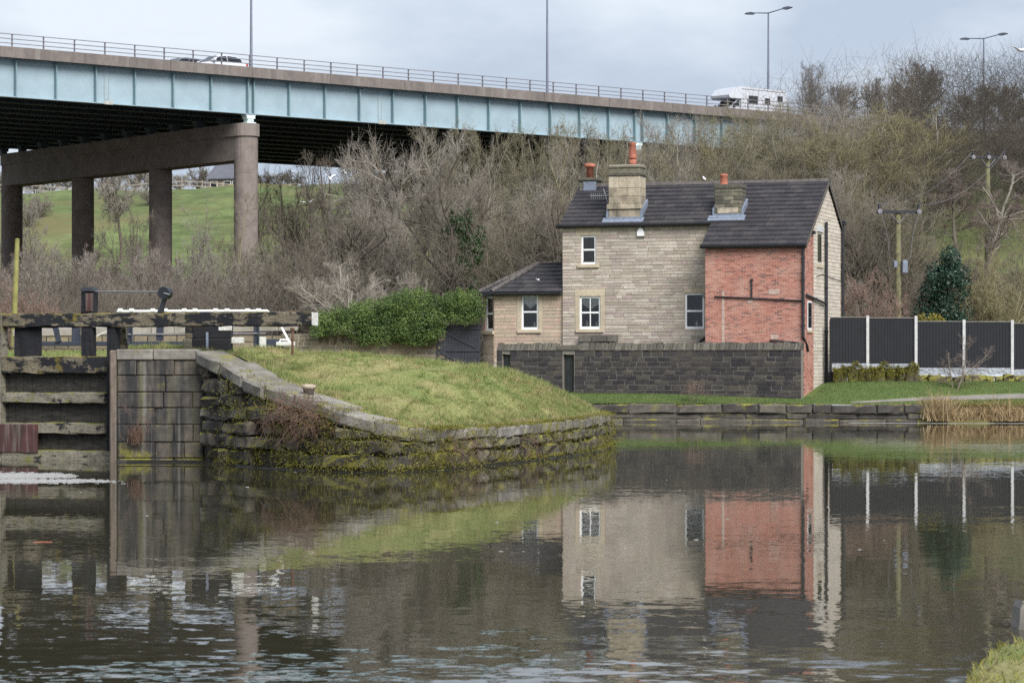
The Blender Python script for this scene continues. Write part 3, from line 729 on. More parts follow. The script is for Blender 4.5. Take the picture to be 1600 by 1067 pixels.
def build_house():
    H = HOUSE
    # ---- main stone front (v = 0)
    W1 = rect(908, 931, 368, 413, 0); W2 = rect(905.5, 938, 463, 514, 0); W3 = rect(1070, 1100, 458, 514, 0)
    UB = hp(1102, 450, -HB)[0]                      # left side of the brick extension
    holes = [W1, W2, W3]
    wall_panel('front_wall', holes, .02, HW-.02, 1.0, EZ, .0, .30, M['mortar'], H)
    big = [(W1[0]-.22, W1[1]+.24, W1[3], W1[3]+.36), (W1[0]-.18, W1[1]+.18, W1[2]-.16, W1[2]), (W2[0]-.20, W2[1]+.20, W2[2]-.16, W2[3]+.30), (W3[0]-.06, W3[1]+.06, W3[3], W3[3]+.2)]
    rows = rows_of(2.3, EZ-.01, .128, 5, .25)
    masonry(H, 'stone', M['house_stone'], (0, 0, 0), (1, 0, 0), (0, -1, 0), rows, cut((0.0, UB+.1), holes+big), (.24, .62), .017, .03, .014, .009, .006, 11, 300, stuff='stone_coursing')
    window(H, *W1, 0, -1, lintel=(.22, .24, .35), curtain=False)
    window(H, *W2, 0, -1, mull=True, lintel=(.2, .2, .29), jamb=.19, curtain=True, ornaments=((.3, .25), (.75, .18)))
    window(H, *W3, 0, -1, lintel=(.05, .05, .19), sill=False, ornaments=((.55, .2),))
    MB().box(W1[0]+.07, W1[1]-.07, .035, .049, W1[2]+.10, W1[2]+.14).build('window_vent', M['black_metal'], H)
    # gable end walls, rear wall
    def gable(name, u, mat, mm, sgn, pal):
        pr = [(0, 1.0), (HD, 1.0), (HD, EZ-.06), (HD/2, RZ-.12), (0, EZ-.06)]
        b = MB(); b.prism(pr, 'x', u, u+sgn*.28) if sgn > 0 else b.prism(pr, 'x', u+sgn*.28, u); b.build(name, M['mortar'], H)
    gable('gable_wall', HW-.02, 'gable_stone', 'mortar', -1, None)
    gable('far_gable_wall', .02, 'gable_stone', 'mortar', 1, None)
    MB().box(.3, HW-.3, HD-.28, HD-.001, 1.0, EZ-.07).build('rear_wall', M['mortar'], H)
    wv0, wz1 = hs(1277.5, 362, HW); wv1, wz0 = hs(1283, 413, HW)
    def gspan(z0, z1):
        zt = max(z1-(EZ-.06), 0); k = zt/(RZ-EZ)*HD/2; return (k+.005, HD-k-.005)
    gw = (wv0, wv1+.25, wz0, wz1)
    masonry(H, 'gable_stone', M['gable_stone'], (HW-.02, 0, 0), (0, 1, 0), (1, 0, 0), rows_of(1.0, RZ-.2, .15, 8, .2), cut(gspan, [gw]), (.28, .62), .016, .03, .012, .008, .005, 21, 240, stuff='gable_coursing')
    gwd = MB().box(HW-.06, HW-.03, gw[0], gw[1], gw[2], gw[3]).build('window', M['white_paint'], H)
    MB().box(HW-.029, HW-.02, gw[0]+.08, gw[1]-.08, gw[2]+.08, gw[3]-.08).build('pane', M['glass'], gwd)
    MB().bbox(HW-.02, HW+.025, gw[0]-.15, gw[1]+.15, gw[3]+.002, gw[3]+.25, .01).build('lintel', M['post_concrete'], gwd)
    MB().bbox(HW-.02, HW+.05, gw[0]-.12, gw[1]+.12, gw[2]-.16, gw[2]-.002, .01).build('sill', M['ashlar'], gwd)
    # ---- brick extension (front at v=-HB, u from UB to HW), catslide roof
    BZ = EZ-HB*math.tan(PITCH)-.02
    wall_panel('brick_front', [], UB, HW, 1.0, BZ, -HB, .25, M['mortar_pink'], H)
    b = MB(); b.prism([(-HB+.25, .6), (-.001, .6), (-.001, EZ-.06), (-HB+.25, BZ+.1)], 'x', HW-.25, HW-.001); b.build('brick_side', M['mortar_pink'], H)
    b = MB(); b.prism([(-HB+.25, .6), (-.001, .6), (-.001, EZ-.06), (-HB+.25, BZ+.1)], 'x', UB+.001, UB+.25); b.build('brick_return', M['mortar_pink'], H)
    out = MB(); rnd = random.Random(4)
    def bricks(o, e1, n, L, z0, zt):
        o = Vector(o); e1 = Vector(e1); n = Vector(n); z = z0; r = 0
        while True:
            t = -(.112 if r % 2 else 0); top = False
            if z+.065 > max(zt(0), zt(L)): break
            while t < L-.01:
                a, c = max(0, t), min(L, t+.215)
                if c-a > .03 and z+.065 <= zt((a+c)/2):
                    p = n*(.006+rnd.uniform(0, .006)-.001)
                    out.add(*stone_geo(o+e1*a+Vector((0, 0, z))+p, o+e1*c+Vector((0, 0, z))+p, o+e1*c+Vector((0, 0, z+.061))+p, o+e1*a+Vector((0, 0, z+.061))+p, n, .02, .004, .002, rnd))
                t += .225
            z += .075; r += 1
    bricks((UB, -HB, 0), (1, 0, 0), (0, -1, 0), HW-UB, 1.02, lambda t: BZ-.02)
    bricks((HW, -HB, 0), (0, 1, 0), (1, 0, 0), HB, .62, lambda t: BZ+t*math.tan(PITCH)-.05)
    o = out.build('brickwork', M['brick'], H); o['kind'] = 'stuff'
    # faded patches of render and a cement scar on the brick front
    a, b_, c, d = rect(1128, 1132, 455, 538, -HB)
    MB().bbox(a, b_, -HB-.018, -HB-.002, c, d, .006).build('cement_scar', M['scar'], H)
    for (x0, x1, y0, y1) in ((1201, 1218, 452, 460), (1204, 1216, 523, 530), (1168, 1176, 467, 474)):
        a, b_, c, d = rect(x0, x1, y0, y1, -HB); MB().bbox(a, b_, -HB-.02, -HB-.002, c, d, .008).build('repair_patch', M['scar'], H)
    # side window of the extension, low and narrow
    v0, z1 = hs(1261, 470, HW); v1, z0 = hs(1266, 515, HW)
    wd = MB().box(HW+.013, HW+.03, v0, v1+.2, z0, z1).build('window', M['white_paint'], H); MB().box(HW+.031, HW+.036, v0+.07, v1+.13, z0+.07, z1-.07).build('pane', M['glass'], wd)
    MB().bbox(HW+.012, HW+.07, v0-.08, v1+.28, z0-.13, z0-.002, .01).build('sill', M['ashlar'], wd)
    # ---- roofs
    ov = .16; tp = math.tan(PITCH); gauge = 3.37/10
    def under(v0, v1, u0, u1, nm):
        b = MB(); z = lambda v: EZ+.02+(v)*tp if v <= HD/2 else EZ+.02+(HD-v)*tp
        b.hexa([(u0, v0, z(v0)-.10), (u1, v0, z(v0)-.10), (u1, v1, z(v1)-.10), (u0, v1, z(v1)-.10), (u0, v0, z(v0)-.004), (u1, v0, z(v0)-.004), (u1, v1, z(v1)-.004), (u0, v1, z(v1)-.004)]); return b.build(nm, M['tile'], H)
    roof = under(-ov, HD/2, -.10, HW+.06, 'roof'); under(HD/2, HD+ov, -.10, HW+.06, 'rear_roof')
    cat = under(-HB-ov, -ov-.002, UB-.12, HW+.06, 'catslide_roof')
    # chimney footprints (u0,u1,v0,v1)
    cb = (*[hp(x, 340, .25)[0] for x in (951, 1000)], .22, 1.12); ce = (*[hp(x, 330, .35)[0] for x in (1117, 1159)], .28, 1.05)
    def inside(cf, pad=.02):
        return lambda m: cf[0]-pad < m[0] < cf[1]+pad and cf[2]-.05 < m[1]+.1 < cf[3]-.1
    n1 = tiled_slope(roof, -.10, HW+.06, -ov, EZ+.02-ov*tp, 10, gauge, .385, 1, 'roof_tiles', [inside(cb), inside(ce)], 3)
    n2 = tiled_slope(cat, UB-.12, HW+.06, -HB-ov, EZ+.02-(HB+ov)*tp, 5, HB/math.cos(PITCH)/5, .385, 1, 'roof_tiles', [], 6)
    tiled_slope(H, -.10, HW+.06, HD+ov, EZ+.02-ov*tp, 10, gauge, .385, -1, 'rear_tiles', [], 8, limit=0)
    k = -.10; rnd = random.Random(9)
    while k < HW+.05:                               # ridge tiles
        k2 = min(HW+.06, k+.45); b = MB(); b.prism([(HD/2-.15, RZ-.03), (HD/2-.09, RZ+.07), (HD/2, RZ+.105), (HD/2+.09, RZ+.07), (HD/2+.15, RZ-.03)], 'x', k+.004, k2-.004)
        b.build('ridge_tile', M['ridge'], roof); k = k2
    gutter(H, -.22, UB-.13, -ov, EZ-.10); gutter(H, UB-.16, HW+.10, -HB-ov, EZ-.12-HB*tp)
    for (v0, z0, v1, z1, nm) in ((-HB-ov, EZ-.1-(HB+ov)*tp, HD/2, RZ-.08, 'verge'), (HD/2, RZ-.08, HD+ov, EZ-.1-ov*tp, 'verge')):
        b = MB(); b.bar((HW+.075, v0, z0), (HW+.075, v1, z1), .03, .13); b.build(nm, M['coping_stone'], roof)
    b = MB(); b.bar((-.115, -ov, EZ-.1-ov*tp), (-.115, HD/2, RZ-.08), .03, .13); b.build('verge', M['coping_stone'], roof)
    # ---- chimneys
    def pot(parent, u, v, z, h, r, cap=0):
        if cap == 0: pr = [(r*1.05, 0), (r, .05), (r*.95, h-.1), (r*1.08, h-.08), (r*1.08, h), (r*.8, h)]
        elif cap == 1: pr = [(r, 0), (r*.97, h*.26), (r*.85, h*.265), (r*.85, h*.30), (r*1.12, h*.305), (r*1.12, h*.36), (r*.80, h*.93), (r*.86, h*.94), (r*.84, h), (r*.6, h)]
        else: pr = [(r, 0), (r*.95, h*.72), (r*1.5, h*.75), (r*1.55, h*.82), (r*1.4, h*.95), (r*.5, h)]
        MB().lathe(pr, (u, v, z), 16).build('chimney_pot', M['terracotta'], parent, True)
    def stack(nm, cf, zb, zt, mat, courses, blocks, seed):
        u0, u1, v0, v1 = cf; st = MB().box(u0+.03, u1-.03, v0+.03, v1-.03, zb, zt).build(nm, M['mortar'], H)
        rnd = random.Random(seed)
        for (za, zc, out_) in courses:
            du = u1-u0+2*out_; nb = max(1, blocks)
            cuts = [0]+sorted(rnd.uniform(.25, .75) for _ in range(nb-1))+[1]
            for a, c in zip(cuts, cuts[1:]):
                b = MB(); b.bbox(u0-out_+du*a+.004, u0-out_+du*c-.004, v0-out_, v1+out_, za+.004, zc-.004, .016); b.build('block', mat, st)
        return st
    zt = WZ(258, 105.5); z_mid = WZ(324, 105.5); zb = EZ-.05
    s = stack('chimney', cb, zb, zt, M['chimney_stone'], [(zb, WZ(327, 105.3), 0), (WZ(327, 105.3), WZ(319, 105.3), .07), (WZ(319, 105.3), WZ(307, 105.3), 0), (WZ(307, 105.3), WZ(294, 105.3), 0), (WZ(294, 105.3), WZ(275, 105.3), 0)], 2, 31)
    for (za, zc, out_) in ((WZ(275, 105.3), WZ(272.5, 105.3), .05), (WZ(272.5, 105.3), WZ(263, 105.3), .0), (WZ(263, 105.3), WZ(258.5, 105.3), .02)):
        MB().bbox(cb[0]-out_, cb[1]+out_, cb[2]-out_, cb[3]+out_, za+.002, zc-.002, .03).build('cap_course', M['chimney_dark'], s)
    pot(s, cb[0]*.32+cb[1]*.68, .65, zt-.02, WZ(221, 105.3)-zt, .155, 1)
    b = MB(); b.box(cb[0]-.10, cb[1]+.10, cb[2]-.12, cb[2]-.02, EZ+.06, EZ+.24); b.hexa([(cb[0]-.2, cb[2]-.28, EZ-.0), (cb[1]+.2, cb[2]-.28, EZ), (cb[1]+.2, cb[2]-.02, EZ+.19), (cb[0]-.2, cb[2]-.02, EZ+.19), (cb[0]-.2, cb[2]-.28, EZ+.03), (cb[1]+.2, cb[2]-.28, EZ+.03), (cb[1]+.2, cb[2]-.02, EZ+.22), (cb[0]-.2, cb[2]-.02, EZ+.22)])
    for sx in (cb[0]-.10, cb[1]+.005): b.hexa([(sx, cb[2], EZ+.1), (sx+.095, cb[2], EZ+.1), (sx+.095, cb[3], EZ+.75), (sx, cb[3], EZ+.75), (sx, cb[2], EZ+.55), (sx+.095, cb[2], EZ+.55), (sx+.095, cb[3], EZ+1.0), (sx, cb[3], EZ+1.0)])
    b.build('lead_flashing', M['lead'], s)
    # brick-and-stone stack above the extension
    zt = WZ(286.5, 103.5); zb = EZ+.1; hs_ = []; z = zb+.42
    while z < zt-.2: hs_.append((z, min(zt-.18, z+.16), .0)); z += .16
    s = stack('chimney', ce, zb, zt, M['chimney_dark'], [(zb, zb+.42, 0)]+hs_+[(zt-.18, zt, .03)], 3, 33)
    u0, u1 = ce[0], ce[1]
    MB().bbox(u0+.12, u1-.14, ce[2]-.02, ce[2]+.01, zb+.22, zb+.44, .01).build('pale_stone', M['chimney_stone'], s)
    pot(s, u0*.72+u1*.28, .6, zt-.02, WZ(270, 103.8)-zt, .155, 0)
    b = MB(); b.box(u0-.05, u1+.05, ce[2]-.05, ce[2]-.021, zb+.03, zb+.2); b.hexa([(u0-.22, ce[2]-.35, EZ-.02), (u1+.2, ce[2]-.35, EZ-.02), (u1+.2, ce[2]-.03, EZ+.19), (u0-.22, ce[2]-.03, EZ+.19), (u0-.22, ce[2]-.35, EZ+.02), (u1+.2, ce[2]-.35, EZ+.02), (u1+.2, ce[2]-.03, EZ+.24), (u0-.22, ce[2]-.03, EZ+.24)])
    for sx in (u0-.09, u1+.005): b.hexa([(sx, ce[2], EZ+.15), (sx+.085, ce[2], EZ+.15), (sx+.085, ce[3], EZ+.7), (sx, ce[3], EZ+.7), (sx, ce[2], EZ+.5), (sx+.085, ce[2], EZ+.5), (sx+.085, ce[3], EZ+.95), (sx, ce[3], EZ+.95)])
    b.build('lead_flashing', M['lead'], s)
    # stack on the far gable, at the ridge
    cg = (-.02, .72, HD/2-.35, HD/2+.45); zt = WZ(279, 108.5)
    s = stack('chimney', cg, RZ-1.2, zt-.14, M['coping_stone'], [(RZ-1.2, RZ-.1, 0), (RZ-.1, zt-.14, 0)], 2, 35)
    MB().bbox(cg[0]-.07, cg[1]+.07, cg[2]-.07, cg[3]+.07, zt-.14, zt, .03).build('cap_course', M['chimney_dark'], s)
    MB().box(cg[0]+.2, cg[1]+.02, cg[2]-.025, cg[2]-.002, RZ-.35, zt-.16).build('lead_flashing', M['lead'], s)
    pot(s, .34, HD/2+.05, zt-.01, WZ(255, 108.5)-zt, .16, 2)
    # television aerial beside the big stack
    b = MB(); ua, za = hp(935, 310, .55); ub = hp(948, 310, .55)[0]
    b.tube([(ub+.05, .6, za-.25), (ub-.15, .6, za+.38)], .014, 6)
    b.tube([(ua-.35, .6, za+.1), (ub+.1, .6, za+.1)], .012, 6)
    for i in range(8): b.tube([(ua-.33+i*.09, .6, za-.03), (ua-.33+i*.09, .6, za+.22)], .006, 5)
    b.build('aerial', M['alloy'], H)
    # ---- annexe with canted corner and hipped roof
    v0 = .12; UL = hp(772, 500, v0)[0]; c = .72
    AZ = WZ(456, 107.0); AR = AZ+1.22
    W4 = rect(814.5, 841, 460, 515, v0)
    wall_panel('annexe_front', [W4], UL, -.002, 1.0, AZ, v0, .28, M['mortar'], H)
    masonry(H, 'annexe_stone', M['pink_stone'], (UL, v0, 0), (1, 0, 0), (0, -1, 0), rows_of(2.3, AZ-.01, .15, 15, .2), cut((0, -UL-.004), [(W4[0]-UL-.22, W4[1]-UL+.2, W4[2]-.17, W4[3]+.06)]), (.26, .62), .016, .03, .012, .008, .006, 17, 260)
    window(H, *W4, v0, -1, jamb=.19, lintel=(.19, .19, .055), curtain=True, ornaments=((.7, .2),))
    # canted face
    ang = R(-45); cf = empty('canted_bay', (UL, v0, 0), 0); cf.parent = H; cf.rotation_euler = (0, 0, math.pi-R(45)); cl = c*math.sqrt(2)
    # local x runs from the front corner away to the back left; the outward side is +y here
    z0w, z1w = WZ(517, 107.3), WZ(463, 107.3)
    b = MB(); b.box(.001, cl, -.28, 0, 1.0, z0w); b.box(.001, cl, -.28, 0, z1w, AZ); b.box(.001, .10, -.28, 0, z0w, z1w); b.box(cl-.2, cl, -.28, 0, z0w, z1w); b.build('bay_wall', M['pink_stone'], cf)
    masonry(cf, 'bay_stone', M['pink_stone'], (cl, 0, 0), (-1, 0, 0), (0, 1, 0), rows_of(1.2, z0w-.16, .30, 16, .1), cut((0, cl), []), (.5, .8), .014, .02, .01, .008, .004, 19, 60)
    MB().bbox(-.05, cl+.06, .0, .10, z0w-.15, z0w-.002, .012).build('sill', M['ashlar'], cf)
    MB().bbox(cl-.20, cl+.01, .0, .035, z0w, z1w+.05, .01).build('jamb_stone', M['pinkjamb'], cf)
    b = MB(); fw = .08; u0, u1 = .10, cl-.2
    b.box(u0, u0+fw, -.12, -.03, z0w, z1w); b.box(u1-fw, u1, -.12, -.03, z0w, z1w); b.box(u0+fw, u1-fw, -.12, -.03, z0w, z0w+.1); b.box(u0+fw, u1-fw, -.12, -.03, z1w-fw, z1w); b.box(u0+fw, u1-fw, -.11, -.02, (z0w+z1w)/2-.035, (z0w+z1w)/2+.035)
    wn = b.build('window', M['white_paint'], cf)
    MB().box(u0+fw, u1-fw, -.08, -.075, z0w+.1, z1w-fw).build('pane', M['glass_clear'], cf)
    MB().add([(u0, -.16, z0w), (u1, -.16, z0w), (u1, -.16, z1w), (u0, -.16, z1w)], [(0, 1, 2, 3)]).build('net_curtain', M['curtain'], cf)
    MB().box(UL-c-.001, UL-c+.25, v0+c, v0+4.2, 1.0, AZ).box(UL-c+.25, -.01, v0+3.95, v0+4.2, 1.0, AZ).build('annexe_side', M['mortar'], H)
    # roof: front slope, cant slope, left slope meeting in a hip
    o_ = .2; rv = v0+1.95; ru = UL+1.35; zt = AR; ze = AZ-.02
    E = [(UL-.05, v0-o_, ze), (-.002, v0-o_, ze), (-.002, rv, zt), (ru, rv, zt), (UL-c-o_, v0+c-.05, ze), (UL-c-o_, v0+4.2, ze), (ru, v0+2.3, zt), (-.002, v0+4.4, ze), (-.002, v0+2.3, zt)]
    ar = MB().add(E, [(0, 1, 2, 3), (4, 0, 3), (5, 4, 3, 6), (7, 5, 6, 8), (3, 2, 8, 6)]).build('annexe_roof', M['tile'], H)
    pit = math.atan2(zt-ze, rv-v0+o_); sl = math.hypot(zt-ze, rv-v0+o_); nr = 7
    tiled_slope(ar, UL-.05, -.004, v0-o_, ze+.004, nr, sl/nr, .385, 1, 'annexe_tiles', [], 12, left_edge=lambda r: UL-.05+(ru-UL+.05)*(r+.4)/nr, pitch=pit)
    # tiles on the canted slope, laid in courses
    A, Bp, Cc = Vector(E[4]), Vector(E[0]), Vector(E[3]); nrm = (Bp-A).cross(Cc-A).normalized()
    for r in range(nr):
        f0, f1 = r/nr, min(1, (r+1.1)/nr); a0, b0 = A.lerp(Cc, f0), Bp.lerp(Cc, f0); a1, b1 = A.lerp(Cc, f1), Bp.lerp(Cc, f1); l0, l1 = nrm*.035, nrm*.012
        b = MB(); b.hexa([a0+nrm*.01, b0+nrm*.01, b1+nrm*.002, a1+nrm*.002, a0+l0, b0+l0, b1+l1, a1+l1]); b.build('hip_tile', M['tile'], ar)
    for (p, q) in ((E[0], E[3]), (E[4], E[3])):
        p, q = Vector(p), Vector(q); n = 8
        for k in range(n): a = p.lerp(q, k/n+.004); b_ = p.lerp(q, (k+1)/n-.004); MB().tube([a+Vector((0, 0, .03)), b_+Vector((0, 0, .045))], [.105, .09], 8).build('hip_ridge', M['ridge'], ar)
    MB().bbox(ru-.05, -.003, rv-.10, rv+.45, zt-.01, zt+.07, .03).build('ridge_cap', M['ridge'], ar)
    gutter(H, UL-.02, -.01, v0-o_, ze-.06)
    b = MB(); b.bar(Vector(E[0])+Vector((0, -.06, -.06)), Vector(E[4])+Vector((-.06, -.03, -.06)), .12, .14); b.build('gutter', M['black_metal'], H)
    # ---- pipes, alarm box, lights, cables
    g = lambda x, y, u=HW: hs(x, y, u)
    zt_, zb_ = BZ-.15, WZ(527, 101.2)
    pipe(H, [(HW-.05, -HB-.08, zt_), (HW-.05, -HB-.08, zb_)], .055, collars=4)
    pipe(H, [(HW-.05, -HB-.08, zb_), (HW+.06, -HB+.15, zb_-.35), (HW+.06, -HB+.30, zb_-.55)], .05)
    v_, z_ = g(1288, 347); pipe(H, [(HW+.09, v_, z_), (HW+.09, v_, .9)], .06, collars=4)
    v2, z2 = g(1258.5, 461); pipe(H, [(HW+.07, -HB, z2), (HW+.09, v_, z2-.28)], .05)
    v3, z3 = g(1316, 352); pipe(H, [(HW+.10, HD-.05, z3), (HW+.10, HD-.05, 1.6)], .05, collars=3)
    MB().bbox(HW+.0, HW+.22, HD-.15, HD+.18, z3-.02, z3+.16, .02).build('hopper', M['black_metal'], H)
    u0, z0 = hp(1117, 463.5, -HB); u1, z1 = hp(1254, 470, -HB); pipe(H, [(u0, -HB-.06, z0), (u1, -HB-.06, z1)], .032)
    u0, z0 = hp(1175, 438, -HB); z1 = hp(1175, 466, -HB)[1]; pipe(H, [(u0, -HB-.06, z0), (u0, -HB-.06, z1)], .032); MB().bbox(u0-.06, u0+.06, -HB-.1, -HB-.02, z0-.02, z0+.06, .015).build('pipe_cap', M['black_metal'], H)
    u0, z0 = hp(1203, 532, -HB); u1, z1 = hp(1256, 536, -HB); pipe(H, [(u0, -HB-.06, z0), (u1, -HB-.06, z1)], .03)
    u0, z0 = hp(1104, 526, -.02); u1, z1 = hp(1089, 538, -.02); pipe(H, [(u0, -.07, z0), (u1, -.07, z1)], .045)
    u0, z0 = hp(1081.5, 536, 0); MB().bbox(u0-.1, u0+.1, -.03, .0, z0-.04, z0+.04, .008).build('air_brick', M['terracotta'], H)
    a, b_, c_, d_ = rect(996.5, 1007, 356, 369, 0); um = (a+b_)/2
    MB().prism([(a, c_), (b_, c_), (b_, c_+(d_-c_)*.45), (um+.07, d_-.03), (um, d_), (um-.07, d_-.03), (a, c_+(d_-c_)*.45)], 'y', -.11, -.016).build('alarm_box', M['white_paint'], H)
    MB().bbox(a-.01, b_+.01, -.10, -.016, c_-.05, c_-.003, .01).build('alarm_base', M['rail_steel'], H)
    u0, z0 = hp(1101, 462, 0); MB().bbox(u0-.09, u0+.09, -.16, -.02, z0-.06, z0+.07, .02).build('floodlight', M['rail_steel'], H)
    v_, z_ = g(1268, 363); MB().bbox(HW+.0, HW+.16, v_-.1, v_+.1, z_-.08, z_+.06, .02).build('security_lamp', M['black_metal'], H)
    MB().tube([(HW+.02, .55, WZ(432, 103)), (HW+.02, 1.6, WZ(428, 103.5)), (HW+.02, 3., WZ(433, 105)), (HW+.02, HD-.1, WZ(438, 107))], .012, 5).build('cable', M['black_metal'], H)
    # ---- stone bench of old slabs below the kitchen window
    a, b_, c_, d_ = rect(905, 963, 523, 539, -.3)
    rnd = random.Random(77); bench = empty('stone_trough', (0, 0, 0)); bench.parent = H
    x = a
    while x < b_-.05:
        x2 = min(b_, x+rnd.uniform(.25, .65)); V, Fc = stone_geo((x+.01, -.42, c_+.12), (x2-.01, -.42, c_+.12), (x2-.01, -.42, d_), (x+.01, -.42, d_), (0, -1, 0), .4, .02, .02, rnd); mesh('slab', V, Fc, M['coping_stone'], bench); x = x2
    x = a+.05
    while x < b_-.1:
        x2 = min(b_, x+rnd.uniform(.2, .4)); V, Fc = stone_geo((x+.01, -.38, c_-.3), (x2-.01, -.38, c_-.3), (x2-.01, -.38, c_+.11), (x+.01, -.38, c_+.11), (0, -1, 0), .36, .02, .03, rnd); mesh('rubble', V, Fc, M['coping_stone'], bench); x = x2
M['scar'] = simple('scar', (.40, .31, .26), .95, .2, 9)
M['ridge'] = simple('ridge', (.085, .075, .07), .85, .35, 5)
M['pinkjamb'] = simple('pinkjamb', (.34, .24, .21), .9, .15, 5)
build_house()

# ------------------------------------------------------------------ dark garden wall in front of the house
def build_garden_wall():
    vw = -2.15; e = empty('garden_wall', HO, -HA, 'sooty dark stone garden wall with upright coping stones in front of the house', 'wall')
    def pu(x, y): return hp(x, y, vw)
    u0 = pu(776, 560)[0]; u1 = pu(1252, 560)[0]; zt = pu(1100, 547)[1]; z0 = .3
    d1 = (pu(880, 580)[0], pu(897, 580)[0], .3, pu(888, 553.5)[1]); d2 = (pu(785, 570)[0], pu(797, 570)[0], .3, pu(790, 553)[1])
    wall_panel('wall_core', [d1, d2], u0, u1, z0, zt, vw, .38, M['mortar_wall'], e)
    masonry(e, 'wall_stone', M['dark_stone'], (0, vw, 0), (1, 0, 0), (0, -1, 0), rows_of(.75, zt, .178, 41, .2), cut((u0, u1), [(d1[0]-.02, d1[1]+.02, .3, d1[3]), (d2[0], d2[1], .3, d2[3])]), (.24, .56), .022, .04, .018, .012, .012, 43, 300)
    # upright coping
    rnd = random.Random(5); u = u0
    while u < u1-.03:
        w_ = rnd.uniform(.09, .17); h = rnd.uniform(.25, .32); lean = rnd.uniform(.01, .08); b_ = min(u1, u+w_)
        if d1[0]-.3 < (u+b_)/2 < d1[1]+.25: u = b_; continue
        mb = MB(); y0, y1 = vw-.05+rnd.uniform(-.015, .015), vw+.42
        mb.hexa([(u+.004, y0, zt+.003), (b_-.004, y0, zt+.003), (b_-.004, y1, zt+.003), (u+.004, y1, zt+.003), (u+lean, y0+.05, zt+h), (b_+lean-.01, y0+.05, zt+h+rnd.uniform(-.02, .02)), (b_+lean-.01, y1-.05, zt+h), (u+lean, y1-.05, zt+h)])
        mesh('coping_stone', mb.v, mb.f, M['coping_stone'], e); u = b_
    MB().bbox(d1[0]-.28, d1[1]+.24, vw-.06, vw+.42, zt+.003, zt+.2, .02).build('door_lintel', M['coping_stone'], e)
    for nm, d in (('door', d1), ('gate_opening', d2)):
        dr = empty('wall_door', (0, 0, 0)); dr.parent = e; n = max(2, int((d[1]-d[0])/.11)); w_ = (d[1]-d[0])/n
        for k in range(n): MB().bbox(d[0]+k*w_+.003, d[0]+(k+1)*w_-.003, vw+.15, vw+.19, .5, d[3]-.01, .006).build('board', M['door_green'], dr)
    # lean-to piece at the right end
    return u1, vw
M['door_green'] = simple('door_green', (.014, .018, .018), .6, .5, 3)
build_garden_wall()
# ------------------------------------------------------------------ lock island: quay wall, turf mound, lock wall
# outer face of the island wall as seen along the water: (photo x, waterline depth Y, height of the coping top)
QP = [(183, 61.0, 2.68), (308, 60.7, 2.66), (345, 59.6, 2.36), (385, 58.4, 1.98), (440, 57.2, 1.72), (500, 56.2, 1.45), (560, 55.5, 1.22), (620, 55.3, 1.02), (680, 56.2, .92), (750, 58.6, .88), (820, 61.2, .88), (890, 64.6, .90), (935, 68.0, .93), (953, 71.0, .95)]
QX = [WX(x, Y) for x, Y, z in QP]; QY = [Y for x, Y, z in QP]; QZ = [z for x, Y, z in QP]
QX += [WX(940, 74.5), WX(905, 79), WX(860, 88), WX(840, 100.5)]; QY += [74.5, 79, 88, 100.5]; QZ += [.9, .85, .8, .75]
QL = [0.]
for i in range(1, len(QX)): QL.append(QL[-1]+math.hypot(QX[i]-QX[i-1], QY[i]-QY[i-1]))
def quay(t): return Vector((float(np.interp(t, QL, QX)), float(np.interp(t, QL, QY)), 0)), float(np.interp(t, QL, QZ))
def qn(t):
    a, _ = quay(max(0, t-.3)); b, _ = quay(min(QL[-1], t+.3)); d = (b-a).normalized(); return Vector((d.y, -d.x, 0))
TL = QL[1]; TTIP = QL[13]
